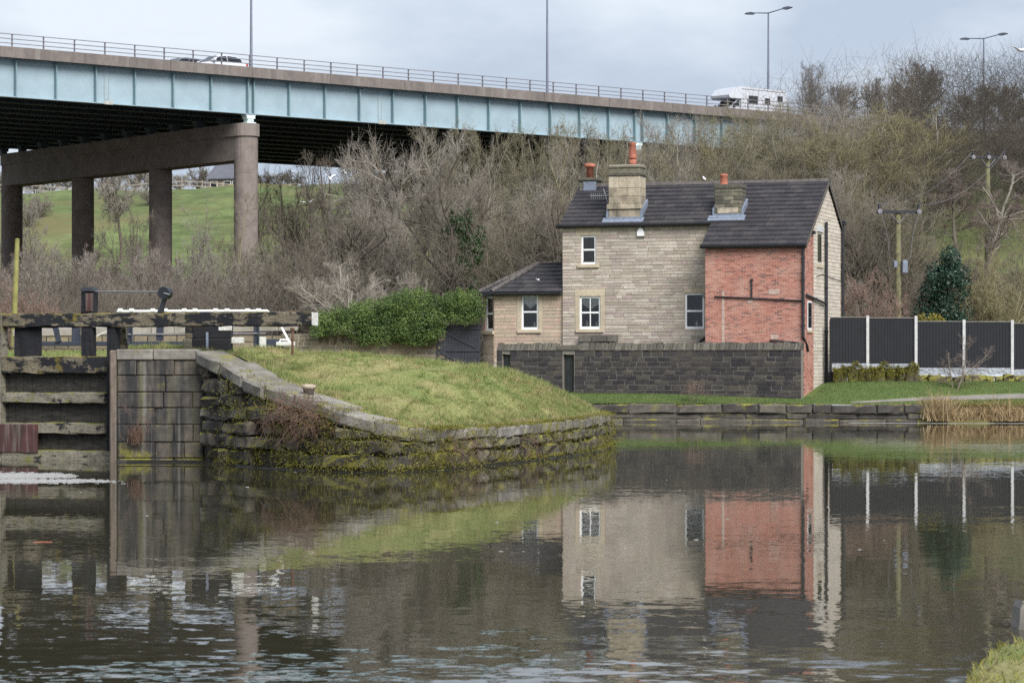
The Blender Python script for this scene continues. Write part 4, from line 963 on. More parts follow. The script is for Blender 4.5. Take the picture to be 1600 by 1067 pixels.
def build_quay():
    rnd = random.Random(12)
    lw = empty('lock_wall', (0, 0, 0), 0, 'tall stained ashlar lock wall beside the wooden gate', 'wall')
    # ashlar face between gate recess and the start of the slope
    z = -.25; courses = []
    for h in (.34, .38, .42, .40, .37, .40, .36): courses.append((z, min(z+h, 2.42))); z += h
    n = Vector((0, -1, 0)); x0, x1 = WX(183, 61.0), WX(308, 60.7)
    MB().box(x0+.02, x1+1.5, 61.06, 62.2, -.4, 2.40).build('wall_core', M['mortar_dark'], lw)
    for ci, (za, zb) in enumerate(courses):
        t = x0-(.2 if ci % 2 else 0)
        xe = x1+.12
        while t < xe-.05:
            ln = rnd.choice((.46, 1.1, .9, 1.35, .7)); a, b = max(x0, t), min(xe, t+ln)
            if xe-b < .25: b = xe
            if b-a > .05:
                p = rnd.uniform(0, .018); V, Fc = stone_geo((a+.006, 61-p, za+.006), (b-.006, 60.97-p, za+.006), (b-.006, 60.97-p, zb-.006), (a+.006, 61-p, zb-.006), n, .30, .018, .012, rnd, [0, .03, .35, .65, .97, 1], [0, .06, .5, .94, 1]); mesh('block', V, Fc, M['lock_stone'], lw)
            t = b
    # top slabs of the lock wall
    t = x0-.02
    while t < x1-.05:
        b = min(x1, t+rnd.uniform(.8, 1.2)); mb = MB(); mb.bbox(t+.005, b-.005, 60.94, 62.0, 2.425, 2.68+rnd.uniform(-.01, .01), .025); mb.build('coping_slab', M['quay_coping'], lw); t = b
    # hollow quoin: rounded sandstone edge beside the gate
    MB().bbox(WX(171.5, 60.9), x0-.006, 60.86, 61.7, -.3, 2.66, .03).build('quoin_post', M['quoin'], lw)
    tag(lw)
    qw = empty('quay_wall', (0, 0, 0), 0, 'curving mossy stone quay wall round the grass mound, ending in a rounded point', 'wall')
    # coping: long slabs following the falling top edge
    t = TL-.05; k = 0
    while t < QL[15]:
        ln = rnd.uniform(.85, 1.35) if t < QL[8] else rnd.uniform(.6, 1.05); t2 = t+ln
        pa, za = quay(t+.012); pb, zb = quay(t2-.012); na, nb = qn(t+.05), qn(t2-.05); nn = (na+nb).normalized()
        th = .30 if t < QL[8] else .24; jz = rnd.uniform(-.03, .02); jo = rnd.uniform(-.02, .05)
        oa, ob = pa+na*jo, pb+nb*(jo+rnd.uniform(-.02, .02))
        # visible top widens inland where the slab lies on the slope
        wdt = rnd.uniform(.8, 1.05) if t < QL[8] else rnd.uniform(.4, .55)
        V, Fc = stone_geo(oa+Vector((0, 0, za-th+jz)), ob+Vector((0, 0, zb-th+jz)), ob+Vector((0, 0, zb+jz)), oa+Vector((0, 0, za+jz)), nn, wdt, .04, .035, rnd, [0, .06, .35, .65, .94, 1], [0, .15, .85, 1])
        mesh('coping_slab', V, Fc, M['quay_coping'], qw); t = t2; k += 1
    # rough courses below
    zc = -.28; hs_ = []
    while zc < 2.5: h = rnd.uniform(.27, .36); hs_.append((zc, zc+h)); zc += h
    cnt = 0
    for (za, zb) in hs_:
        t = TL+.1
        while t < QL[15]:
            ln = rnd.choice((.4, .6, .8, 1.0, 1.35))*rnd.uniform(.85, 1.15); t2 = t+ln; dz = rnd.uniform(-.05, .05); pa, ta = quay(t+.015); pb, tb = quay(t2-.015); na, nb = qn(t+.05), qn(t2-.05); nn = (na+nb).normalized()
            ca, cb_ = ta-(.30 if t < QL[8] else .24)-.015, tb-(.30 if t < QL[8] else .24)-.015
            if min(ca, cb_) > za+.06 and t > TL+.0:
                u1a, u1b = min(zb+dz, ca)-.012, min(zb+dz, cb_)-.012
                jo = rnd.uniform(-.10, .05); miss = rnd.random() < .05 and za > .0
                if miss: jo = -.22
                oa, ob = pa+na*jo, pb+nb*(jo+rnd.uniform(-.03, .03))
                V, Fc = stone_geo(oa+Vector((0, 0, za+.01+dz*.6)), ob+Vector((0, 0, za+.01-dz*.5)), ob+Vector((0, 0, u1b)), oa+Vector((0, 0, u1a)), nn, .35, .05, .09, rnd, [0, .1, .5, .9, 1], [0, .2, .8, 1])
                mesh('rough_stone', V, Fc, M['quay_stone'], qw); cnt += 1
            t = t2
    # core behind the stones
    V = []; Fc = []; ts = np.linspace(TL+.3, QL[15], 80)
    for t in ts:
        p, z = quay(t); p = p-qn(t)*.30; V += [(p.x, p.y, -.4), (p.x, p.y, z-.08)]
    for i in range(len(ts)-1): Fc.append((2*i, 2*i+2, 2*i+3, 2*i+1))
    mesh('wall_core', V, Fc, M['mortar_dark'], qw)
    # wet footing ledge just above the water
    V = []; Fc = []; ts = np.linspace(.0, TTIP, 110); rr = random.Random(2)
    for i, t in enumerate(ts):
        if t < 0: p = Vector((QX[0]+t*1.0, QY[0], 0)); nn = Vector((0, -1, 0))
        else: p, _ = quay(t); nn = qn(t)
        o1 = p+nn*(.07+rr.uniform(-.04, .04)); V += [(o1.x, o1.y, -.3), (o1.x, o1.y, .02+rr.uniform(-.015, .02)), (p.x, p.y, .05)]
    for i in range(len(ts)-1):
        a = 3*i; Fc += [(a, a+3, a+4, a+1), (a+1, a+4, a+5, a+2)]
    mesh('footing', V, Fc, M['wet_stone'], qw)
    return qw
M['quoin'] = stone_mat('quoin', [(.17, .135, .11), (.17, .135, .11)], .3, (.06, .055, .045), .75, streak=(4, 4, .4), nscale=8)
build_quay()

# turf mound: a sheet fanned from the coping to a spine, then back to the hedge wall
SPINE = [(-9.7, 64.5, 2.66), (-7.5, 65, 2.66), (-6.3, 65.5, 2.66), (-5.2, 66.2, 2.62), (-4.0, 66.8, 2.55), (-2.8, 67.4, 2.46), (-1.7, 68, 2.36), (-.9, 68.6, 2.27), (-.35, 69.2, 2.18), (.25, 70, 2.02), (.85, 70.6, 1.78), (1.35, 71.2, 1.48), (1.75, 71.8, 1.2), (2.0, 72.6, 1.03)]
def mound_pts(nt=140, nr=26):
    ts = np.concatenate([np.linspace(0, TL, 16)[:-1], np.linspace(TL, QL[15], nt)]); V = []
    sp_t = np.linspace(0, 1, len(SPINE)); SP = np.array(SPINE); key = np.array(QL[:14]); kt = np.linspace(0, 1, 14)
    for t in ts:
        p, z = quay(t); nn = qn(t); inset = float(np.interp(t, [0, TL, QL[3], QL[6], QL[8], QL[9]], [.9, .9, .85, .75, .55, .36]))
        e = p-nn*inset
        f = float(np.interp(t, key, kt)); s = np.array([np.interp(f, sp_t, SP[:, k]) for k in range(3)])
        if t > QL[13]:
            g_ = (t-QL[13])/(QL[15]-QL[13]); s = s+g_*(np.array([.2, 4., -.15]))
        for k in range(nr):
            w_ = k/(nr-1); x = e.x+(s[0]-e.x)*w_; y = e.y+(s[1]-e.y)*w_
            zz = (z-.05)+(s[2]-(z-.05))*(math.sin(w_*math.pi/2)**1.05)
            zz += (.07*math.sin(x*2.1+y*1.3)+.05*math.sin(x*4.7-y*3.1)+.03*math.sin(x*8.3+y*5.9+1)+.025*math.sin(x*13.1-y*11.7))*math.sin(w_*math.pi)
            V.append((x, y, zz))
    return ts, nr, V
MT, MNR, MV = mound_pts()
def build_mound():
    Fc = []
    for i in range(len(MT)-1):
        for k in range(MNR-1): a = i*MNR+k; Fc.append((a, a+MNR, a+MNR+1, a+1))
    tag(mesh('grass_mound', MV, Fc, M['turf'], smooth=True), 'rough turf mound on the lock island sloping down to the quay wall', kind='structure')
    # level ground behind the mound, up to the hedge wall and the house
    V = []; Fc = []; n = len(MT); rows = 8
    for i, t in enumerate(MT):
        a = MV[i*MNR+MNR-1]
        f = i/(n-1); bx = -10+12.0*f; by = 107.6; bz = 2.0-1.35*float(sst((f-.45)/.3))
        for k in range(rows):
            w_ = k/(rows-1); x = a[0]+(bx-a[0])*w_**1.15; y = a[1]+(by-a[1])*w_; zz = a[2]+(bz-a[2])*w_-.25*math.sin(w_*math.pi)*f
            V.append((x, y, zz))
    for i in range(n-1):
        for k in range(rows-1): a = i*rows+k; Fc.append((a, a+rows, a+rows+1, a+1))
    tag(mesh('lockside_ground', V, Fc, M['turf'], smooth=True), 'level grass beside the lock, behind the mound', kind='structure')
    V = [(-30, 67, 2.46), (-8.6, 67, 2.46), (-30, 70.4, 2.66), (-8.6, 70.4, 2.67), (-30, 83, 2.64), (-8.6, 83, 2.6), (-40, 108, 2.1), (-9, 108, 2.0)]
    tag(mesh('far_lockside', V, [(0, 1, 3, 2), (2, 3, 5, 4), (4, 5, 7, 6)], M['turf'], smooth=True), 'grass on the far side of the lock chamber', kind='structure')
build_mound()

# ------------------------------------------------------------------ wood and paint for the lock gear
def wood_mat(name, c0, c1, paint=None, pamt=.5, moss=None, wet=.9):
    m, nt, b = new_mat(name); g = G(nt)
    c = g.ramp(g.noise(1., 5, .7, stretch=(1.2, 6, 14)), [(.3, c0), (.7, c1)])
    c = g.mix(1., c, g.ramp(g.noise(18, 3, .6), [(.3, .7), (.7, 1.25)]), 'MULTIPLY')
    if paint is not None:
        f = g.step(g.noise(1.6, 5, .68, stretch=(1, 1, 2.2)), pamt-.02, pamt+.02); c = g.mix(f, paint, c)
    if moss is not None:
        nz = g.sep(g.geo.outputs['Normal'])[2]; s = g.math('ADD', g.noise(2.6, 5, .65), g.math('MULTIPLY', nz, .22)); c = g.mix(g.step(s, .60, .72), c, moss)
    g.l(c, b.inputs['Base Color']); b.inputs['Roughness'].default_value = wet; b.inputs['Specular IOR Level'].default_value = .3
    g.l(g.bump(g.noise(1., 5, .7, stretch=(2, 14, 30)), .02, .8), b.inputs['Normal']); return m
M['old_timber'] = wood_mat('old_timber', (.10, .085, .06), (.20, .175, .125), (.016, .017, .02), .50, (.16, .13, .03))
M['grey_timber'] = wood_mat('grey_timber', (.12, .11, .085), (.26, .24, .19), (.02, .02, .022), .40, (.14, .14, .03))
M['black_timber'] = wood_mat('black_timber', (.012, .013, .016), (.022, .022, .026), None)
M['wet_plank'] = wood_mat('wet_plank', (.012, .011, .010), (.055, .05, .042), None, wet=.6)
M['maroon'] = stone_mat('maroon', [(.085, .036, .036), (.085, .036, .036)], .25, (.035, .028, .022), .7, streak=(3, 3, .5), nscale=5, bump=.002, rough=.6)
M['blue_black'] = simple('blue_black', (.022, .028, .045), .45, .3, 6)
def build_lock():
    HX, HYy = WX(178, 61.9), 61.9                     # heel of the gate
    d = Vector((-2.62, .95, 0)).normalized(); nn = Vector((d.y, -d.x, 0))      # towards the mitre, and outward (to the camera)
    if nn.y > 0: nn = -nn
    e = empty('lock_gate', (HX, HYy, 0), 0, 'weathered wooden lock gate with balance beam, black and grey timbers', 'lock gate')
    L = 3.0
    rnd = random.Random(8)
    def at(t, o, z): p = d*t+nn*o; return (p.x, p.y, z)
    def beam(t0, t1, o0, o1, z0, z1, nm, mat, ch=.02, rough=.018):
        b = MB(); n = max(4, int(abs(t1-t0)/.3)); V = []; Fc = []
        # swept chamfered section with a little unevenness
        sec = [(o0+ch, z0), (o1-ch, z0), (o1, z0+ch), (o1, z1-ch), (o1-ch, z1), (o0+ch, z1), (o0, z1-ch), (o0, z0+ch)]
        for i in range(n+1):
            t = t0+(t1-t0)*i/n
            for o, z in sec: V.append(at(t, o+rnd.uniform(-1, 1)*rough, z+rnd.uniform(-1, 1)*rough))
        for i in range(n):
            for k in range(8): Fc.append((i*8+k, i*8+(k+1) % 8, (i+1)*8+(k+1) % 8, (i+1)*8+k))
        Fc += [tuple(range(8))[::-1], tuple(n*8+k for k in range(8))]
        b.add(V, Fc); return b.build(nm, mat, e)
    zz = lambda y, Y=62.3: WZ(y, Y)
    # mitre post and heel post
    beam(L-.02, L+.20, -.05, .22, -.3, zz(489), 'mitre_post', M['grey_timber'])
    beam(-.10, .12, -.12, .14, -.3, zz(512), 'heel_post', M['black_timber'])
    # balance beam: over the gate and back over the lockside
    bb = beam(L-.05, -5.32, -.13, .21, zz(511.5), zz(490), 'balance_beam', M['old_timber'], .03, .022)
    beam(-5.325, -5.35, -.12, .20, zz(510.5), zz(491), 'beam_end_paint', M['white_worn'], .02, .004)
    # rails
    for (y0, y1, t0, mat) in ((583, 557, .13, 'old_timber'), (629, 613, .13, 'grey_timber'), (677, 660, .13, 'grey_timber'), (722, 703, -.1, 'grey_timber')):
        beam(t0, L-.03, .03, .24, zz(y0), zz(y1), 'gate_rail', M[mat])
    # planking between
    for (y0, y1) in ((613.5, 582), (660.5, 628.5), (703.5, 676.5)):
        t = .13
        while t < L-.06: t2 = min(L+.01, t+rnd.uniform(.19, .26)); beam(t+.004, t2-.004, -.04+rnd.uniform(-.01, .01), .025, zz(y0), zz(y1), 'gate_plank', M['wet_plank'], .006, .003); t = t2
    # uprights between top rail and balance beam
    beam(2.0, 2.72, -.03, .06, zz(557.5), zz(510.5), 'gate_panel', M['black_timber'])
    beam(.50, .80, -.02, .16, zz(557.5), zz(510.5), 'gate_upright', M['black_timber'])
    # paddle gear: post with gear case, long rod, bracket with crank wheel
    pg = beam(.50, .80, -.12, .18, zz(490)+.0, zz(455), 'paddle_post', M['black_timber'])
    b = MB(); b.hexa([at(.47, -.15, zz(455.5)), at(.47, .21, zz(455.5)), at(.83, .21, zz(455.5)), at(.83, -.15, zz(455.5)), at(.52, -.08, zz(449.5)), at(.52, .14, zz(449.5)), at(.78, .14, zz(449.5)), at(.78, -.08, zz(449.5))]); b.build('post_cap', M['black_metal'], pg)
    MB().bar(at(.56, .195, zz(459)), at(.56, .195, zz(487)), .20, .012, up=nn).build('gear_plate', M['maroon'], pg)
    MB().tube([at(.5, .05, zz(456)), at(-1.42, .05, zz(457.5))], .018, 8).build('paddle_rod', M['rail_steel'], e)
    br = MB().tube([at(-1.28, .05, zz(491)), at(-1.34, .05, zz(478)), at(-1.42, .05, zz(464))], [.085, .065, .06], 8).build('crank_bracket', M['black_metal'], e)
    MB().tube([at(-1.42, -.06, zz(459.5)), at(-1.42, .16, zz(459.5))], .15, 16).build('crank_wheel', M['black_metal'], br)
    MB().tube([at(-1.44, .16, zz(460)), at(-1.60, .20, zz(462))], .016, 6).build('crank_spindle', M['alloy'], br)
    # maroon steel sheet low down by the mitre
    beam(1.95, L+.6, .24, .27, zz(707), zz(663), 'steel_sheet', M['maroon'], .005, .002)
    # brackets
    MB().tube([at(-4.95, .05, WZ(492, 60.6)), at(-4.95, .05, WZ(487.5, 60.6)), at(-4.6, .05, WZ(487.5, 60.6)), at(-4.6, .05, WZ(492, 60.6))], .016, 6).build('beam_handle', M['rust'], e)
    # things on the lockside
    def px(x, y, Y): return PX(x, y, Y)
    def solid(nm, x0, x1, y0, y1, Y, dp, mat, parent, b=.015):
        a, c = PX(x0, y1, Y), PX(x1, y0, Y); lo = parent.location
        return MB().bbox(a.x-lo.x, c.x-lo.x, Y-lo.y, Y+dp-lo.y, a.z-lo.z, c.z-lo.z, b).build(nm, M[mat], parent)
    gz0 = 2.60
    p = empty('rusty_post', PX(457, 548, 61.6), 0, 'thin rusty iron post under the end of the balance beam', 'post'); MB().tube([(0, 0, -.1), (0, 0, .50)], .03, 8).build('shaft', M['rust'], p); MB().lathe([(.05, .5), (.06, .53), (.03, .56)], (0, 0, 0), 10).build('cap', M['rust'], p)
    s = empty('beam_steps', PX(325, 548, 62.0), 0, 'black stepped timber block with white painted edges under the balance beam', 'step block')
    solid('lower_block', 295, 359, 529, 549, 62.0, .7, 'black_timber', s); solid('upper_block', 301, 360, 510, 528.6, 62.05, .6, 'black_timber', s); solid('top_block', 301, 340, 500.5, 509.7, 62.1, .5, 'black_timber', s)
    solid('white_edge', 325, 340.5, 500, 506.5, 62.07, .1, 'white_worn', s); solid('white_edge', 341, 362, 509.3, 517, 62.02, .1, 'white_worn', s); solid('white_edge', 361, 380, 527, 537, 62.3, .3, 'white_worn', s)
    solid('side_post', 285.5, 299.5, 529.5, 549, 61.93, .3, 'grey_timber', s); solid('upper_post', 289, 300, 499.5, 529, 61.95, .3, 'old_timber', s); solid('iron_strap', 321.5, 325.5, 519, 546, 61.97, .03, 'lead', s, .004)
    s = empty('beam_support', PX(190, 548, 62.4), 0, 'leaning weathered timber prop beneath the balance beam, by the gate heel', 'prop')
    a = s.location
    for (x0, x1, x2, x3, mat, Y) in ((176, 190, 178, 192, 'black_timber', 62.35), (186, 198, 182, 196, 'old_timber', 62.2)):
        A, B_, C, D = PX(x0, 549, Y)-a, PX(x1, 549, Y)-a, PX(x3, 511, Y)-a, PX(x2, 511, Y)-a; v = Vector((0, .22, 0))
        MB().hexa([A, B_, B_+v, A+v, D, C, C+v, D+v]).build('timber', M[mat], s)
    # the far gate of the lock: walkway, posts, white handrail
    Yf = 70.5
    f = empty('far_lock_gate', PX(250, 548, Yf), 0, 'far gate of the lock with black walkway beam and long white handrail', 'lock gate')
    solid('walkway_beam', 60, 290, 533.5, 540.5, Yf, .5, 'blue_black', f)
    for x in np.linspace(207, 290, 8): solid('walkway_joist', x-2.5, x+2.5, 541, 552, Yf+.1, .2, 'white_worn' if int(x) % 2 else 'black_timber', f)
    for (x0, x1, y0, y1) in ((112, 124, 508, 540), (197, 204, 508, 533), (244, 254, 509, 532), (396, 404, 510, 548)): solid('gate_post', x0, x1, y0, y1, Yf+.05, .25, 'blue_black', f)
    bz = f.location
    MB().bar(PX(86, 509, Yf)-bz, PX(92, 534, Yf)-bz, .14, .12, up=(0, 1, 0)).build('strut', M['blue_black'], f)
    MB().tube([PX(183, 486.5, Yf)-bz, PX(417, 485.5, Yf)-bz, PX(431, 495, Yf)-bz, PX(455, 540, Yf)-bz], .033, 8).build('handrail', M['white_paint'], f)
    for x in (188, 206, 239, 258, 288, 305, 337, 355, 387, 404): MB().tube([PX(x, 485, Yf)-bz+Vector((-.06, 0, 0)), PX(x, 485, Yf)-bz+Vector((.06, 0, 0))], .052, 8).build('rail_joint', M['white_paint'], f)
    for x in (206, 305, 355, 404): MB().tube([PX(x, 487, Yf)-bz, PX(x, 535, Yf)-bz], .03, 6).build('rail_stanchion', M['blue_black'], f)
    MB().tube([PX(200, 522.5, Yf)-bz, PX(415, 521, Yf)-bz], .022, 6).build('lower_rail', M['rail_steel'], f)
    MB().tube([PX(147, 527, Yf)-bz, PX(175, 514, Yf)-bz], .02, 6).build('rail_brace', M['white_worn'], f)
    w_ = empty('white_lock_post', PX(410, 548, 66), 0, 'short square post painted white behind the balance beam', 'post'); solid('shaft', 405, 415, 526.5, 549, 66, .2, 'white_worn', w_); solid('dark_foot', 405.5, 414.5, 549.2, 556, 66.01, .18, 'black_timber', w_)
    w_ = empty('second_balance_beam', PX(440, 548, 67.5), 0, 'black balance beam end with white painted tip and handle behind the mound', 'lock gate'); solid('beam', 415.5, 441, 530, 549, 67.5, .5, 'blue_black', w_); solid('white_tip', 431, 460, 534, 540.5, 67.3, .3, 'white_worn', w_); solid('base', 431, 452, 543, 549, 67.4, .4, 'black_timber', w_)
    bz = w_.location; MB().tube([PX(437, 534, 67.4)-bz, PX(438, 531, 67.4)-bz, PX(452, 531, 67.4)-bz, PX(453, 534, 67.4)-bz], .022, 6).build('handle', M['white_paint'], w_)
    # far lock side: low stone wall with slab coping
    fw = empty('far_lock_wall', PX(200, 540, 82), 0, 'pale stone parapet on the far side of the lock, seen through the gate', 'wall'); bz = fw.location; rnd2 = random.Random(6)
    x = 20
    while x < 440:
        x2 = x+rnd2.uniform(22, 40); t0, t1 = 516-(x-20)*.022, 516-(x2-20)*.022
        A, B_ = PX(x+.4, t0, 82)-bz, PX(x2-.4, t1, 82)-bz; v = Vector((0, .55, .06))
        MB().hexa([A-Vector((0, .06, .2)), B_-Vector((0, .06, .2)), B_-Vector((0, .06, .2))+v, A-Vector((0, .06, .2))+v, A-Vector((0, .06, 0)), B_-Vector((0, .06, 0)), B_+v, A+v]).build('coping_slab', M['far_coping'], fw)
        x = x2
    xa, xb = PX(20, 525, 82).x, PX(440, 525, 82).x; zt = PX(200, 524.5, 82).z
    masonry(fw, 'stone', M['old_wall'], (xa-bz.x, 0, -bz.z), (1, 0, 0), (0, -1, 0), rows_of(2.0, zt, .2, 3, .15), cut((0, xb-xa), []), (.3, .7), .02, .2, .02, .012, .01, 9, 200)
M['far_coping'] = stone_mat('far_coping', [(.25, .23, .20), (.29, .27, .24), (.21, .195, .17)], .25, (.14, .13, .11), .5, nscale=5)
build_lock()
def bollard():
    p = PX(482.5, 623, 57.35); e = empty('mooring_bollard', p, 0, 'small dark mooring bollard with pale worn top on the quay edge', 'bollard')
    MB().lathe([(.12, -.08), (.12, .0), (.112, .06), (.115, .14), (.135, .22)], (0, 0, 0), 18).build('post', M['bollard'], e, False)
    MB().lathe([(.137, .221), (.16, .245), (.168, .285), (.155, .31), (.10, .325), (.02, .33)], (0, 0, 0), 18).build('head', M['bollard_top'], e, True)
M['bollard'] = simple('bollard', (.06, .05, .04), .7, .5, 14)
M['bollard_top'] = simple('bollard_top', (.36, .30, .23), .7, .3, 18)
bollard()

# ------------------------------------------------------------------ far bank wall
def build_bank():
    e = empty('bank_wall', (0, 0, 0), 0, 'low dark stone canal bank wall below the lawn', 'wall'); rnd = random.Random(3)
    L = [0.]
    for i in range(1, len(BANK)): L.append(L[-1]+math.hypot(BANK[i][0]-BANK[i-1][0], BANK[i][1]-BANK[i-1][1]))
    def at(t): return Vector((float(np.interp(t, L, [p[0] for p in BANK])), float(np.interp(t, L, [p[1] for p in BANK])), 0))
    n = Vector((-.07, -1, 0)).normalized()
    for (za, zb, l0, l1, out, rg) in ((-.25, .13, .9, 2.2, .05, .04), (.125, .345, .8, 2.0, .0, .04), (.34, .70, .6, 1.9, .05, .055)):
        t = 0
        while t < L[-1]-.1:
            t2 = min(L[-1], t+rnd.uniform(l0, l1)); jo = out+rnd.uniform(-.03, .04); top = zb+(rnd.uniform(-.03, .03) if zb > .6 else 0)
            a, b = at(t+.004)+n*jo, at(t2-.004)+n*jo
            V, Fc = stone_geo(a+Vector((0, 0, za)), b+Vector((0, 0, za)), b+Vector((0, 0, top)), a+Vector((0, 0, top+rnd.uniform(-.03, .03))), n, .5, .05, rg, rnd, [0, .06, .4, .7, .94, 1], [0, .15, .85, 1])
            mesh('bank_stone', V, Fc, M['bank_stone'], e); t = t2
    V = []
    for p in (0, L[-1]): q = at(p)-n*.2; V += [(q.x, q.y, -.3), (q.x, q.y, .6)]
    mesh('wall_core', V, [(0, 2, 3, 1)], M['mortar_dark'], e)
    # earth bank to the right of the wall
    xs = np.linspace(15.6, 46, 70); V = []; Fc = []; rr = random.Random(5)
    for x in xs:
        y0 = 98.3-.0*(x-16)+.25*math.sin(x*1.7)
        for k in range(6): w_ = k/5; y = y0-.3+w_*2.2; V.append((x, y, -.15+.9*math.sin(w_*math.pi/2)+rr.uniform(-.05, .05)))
    for i in range(len(xs)-1):
        for k in range(5): a = i*6+k; Fc.append((a, a+6, a+7, a+1))
    tag(mesh('earth_bank', V, Fc, M['bank_earth'], smooth=True), 'bare earth bank under the reeds at the right', kind='structure')
M['bank_earth'] = grass_mat('bank_earth', (.09, .07, .045), (.12, .11, .045), (.15, .145, .045), 1.)
build_bank()

# ------------------------------------------------------------------ hedge wall and timber gate left of the house
def build_hedge_wall():
    Y = 107.4; e = empty('boundary_wall', (WX(440, Y), Y, 0), 0, 'brown coursed stone wall under the green ivy hedge', 'wall')
    Lw = WX(686, Y)-WX(430, Y); zt = WZ(522, Y)
    MB().box(0, Lw, .02, .4, 1., zt).build('wall_core', M['mortar'], e)
    masonry(e, 'wall_stone', M['old_wall'], (0, .02, 0), (1, 0, 0), (0, -1, 0), rows_of(1.7, zt, .17, 4, .15), cut((0, Lw), []), (.22, .5), .022, .05, .02, .01, .012, 14, 300)
    x0, x1 = WX(685, Y), WX(751, Y); z0, z1 = 1.75, WZ(507, Y)
    g = empty('timber_gate', (x0, Y, 0), 0, 'black boarded timber gate with diagonal braces between hedge and house', 'gate'); Wg = x1-x0
    n = 13
    for k in range(n): MB().bbox(k*Wg/n+.003, (k+1)*Wg/n-.003, .0, .03, z0, z1, .006).build('board', M['gate_black'], g)
    for z in (z0+.12, (z0+z1)/2, z1-.16): MB().bbox(.02, Wg-.02, -.045, -.002, z-.055, z+.055, .006).build('ledge_rail', M['gate_black'], g)
    for (za, zb) in ((z1-.22, (z0+z1)/2+.06), ((z0+z1)/2-.06, z0+.18)): MB().bar((.05, -.022, za), (Wg-.05, -.022, zb), .038, .11, up=(0, 0, 1)).build('brace', M['gate_black'], g)
    MB().bbox(-.09, -.005, -.03, .09, 1.5, z1+.04, .01).build('gate_post', M['gate_black'], g)
    MB().bbox(-.075, -.03, -.05, -.031, z0+.05, z0+.42, .004).build('latch_plate', M['white_worn'], g)
M['gate_black'] = simple('gate_black', (.018, .021, .032), .5, .25, 4)
build_hedge_wall()

# ------------------------------------------------------------------ black panel fence with concrete posts
def build_fence():
    Y = 103.9; e = empty('panel_fence', (WX(1297, Y), Y, 0), 0, 'black boarded panel fence with white concrete posts right of the house', 'fence')
    X0 = WX(1297, Y); edges = [1297, 1355.5, 1431, 1506, 1581.5, 1657]; rnd = random.Random(2)
    for i in range(5):
        xa, xb = WX(edges[i], Y)-X0, WX(edges[i+1], Y)-X0; top = WZ((496.5, 497.5, 503, 503.5, 506)[i], Y); bot = WZ((567.5, 568, 574.5, 574.5, 577)[i], Y)
        b = MB(); x = xa+(.065 if i else .0)
        while x < xb-.07:
            x2 = min(xb-.065, x+.125); b.hexa([(x, 0, bot), (x2, .012, bot), (x2, .03, bot), (x, .03, bot), (x, 0, top), (x2, .012, top), (x2, .03, top), (x, .03, top)]); x = x2+.001
        p = b.build('fence_panel', M['fence_black'], e)
        MB().bbox(xa+(.065 if i else 0), xb-.065, -.015, .035, top+.003, top+.035, .006).build('capping_rail', M['fence_cap'], p)
        # rock-faced gravel board
        zb = bot-.004; z0 = zb-.27; xs = np.linspace(xa+(.06 if i else .08), xb-.06, 26); V = []; Fc = []
        for x in xs:
            for k in range(6): V.append((x, -.03+rnd.uniform(-.022, .022)*(0 < k < 5), z0+(zb-z0)*k/5))
        for a in range(25):
            for k in range(5): q = a*6+k; Fc.append((q, q+6, q+7, q+1))
        for x in (xs[0], xs[-1]): pass
        mesh('gravel_board', V, Fc, M['gravel_board'], e)
        if i < 4: MB().bbox(xb-.06, xb+.06, -.06, .06, 1.2, top+.09 if i != 1 else top+.10, .012).build('concrete_post', M['post_concrete'], e)
    MB().bbox(-.02, .07, -.03, .06, 1.2, WZ(500, Y), .01).build('timber_post', M['fence_black'], e)
    # mossy stones along the foot of the fence
    k = empty('mossy_kerb', (X0, Y-.25, 0), 0, 'low mossy stone edging along the foot of the black fence', 'edging'); x = .1
    while x < 9.5:
        x2 = x+rnd.uniform(.3, .6); h = 2.10+rnd.uniform(-.05, .07) if x < 3.55 else 1.80+rnd.uniform(-.05, .05)
        V, Fc = stone_geo((x+.01, 0, 1.4), (x2-.01, 0, 1.4), (x2-.01, 0, h), (x+.01, 0, h), (0, -1, 0), .25, .06, .10, rnd, [0, .12, .5, .88, 1], [0, .15, .6, .9, 1]); mesh('kerb_stone', V, Fc, M['mossy'], k); x = x2
M['fence_black'] = simple('fence_black', (.006, .007, .011), .8, .3, 3)
M['fence_cap'] = simple('fence_cap', (.20, .19, .18), .8, .2, 5)
M['mossy'] = stone_mat('mossy', [(.10, .09, .06), (.13, .11, .08)], .3, (.05, .045, .035), .5, MOSS, .45, .62, .25, nscale=6, bump=.02)
build_fence()
# ------------------------------------------------------------------ bare trees
def twig_mat(name, cols, rough=.9):
    m, nt, b = new_mat(name); g = G(nt)
    c = g.ramp(g.math('ADD', g.math('MULTIPLY', g.rnd(), .55), g.math('MULTIPLY', g.noise(.35, 3), .5)), [(.15+.7*i/(len(cols)-1), x) for i, x in enumerate(cols)])
    g.l(c, b.inputs['Base Color']); b.inputs['Roughness'].default_value = rough; b.inputs['Specular IOR Level'].default_value = .2; return m
M['bark'] = twig_mat('bark', [(0.098, 0.083, 0.065), (0.150, 0.130, 0.101), (0.195, 0.176, 0.137)])
M['bark_dark'] = twig_mat('bark_dark', [(0.068, 0.058, 0.050), (0.108, 0.095, 0.078)])
M['bark_pale'] = twig_mat('bark_pale', [(0.260, 0.235, 0.200), (0.360, 0.330, 0.290)])
M['bark_mid'] = twig_mat('bark_mid', [(.17, .152, .128), (.25, .228, .195), (.32, .295, .255)])
M['bark_olive'] = twig_mat('bark_olive', [(.16, .148, .085), (.23, .212, .125), (.30, .28, .17)])
M['tw_grey'] = twig_mat('tw_grey', [(0.152, 0.134, 0.116), (0.226, 0.203, 0.173), (0.317, 0.288, 0.250)])
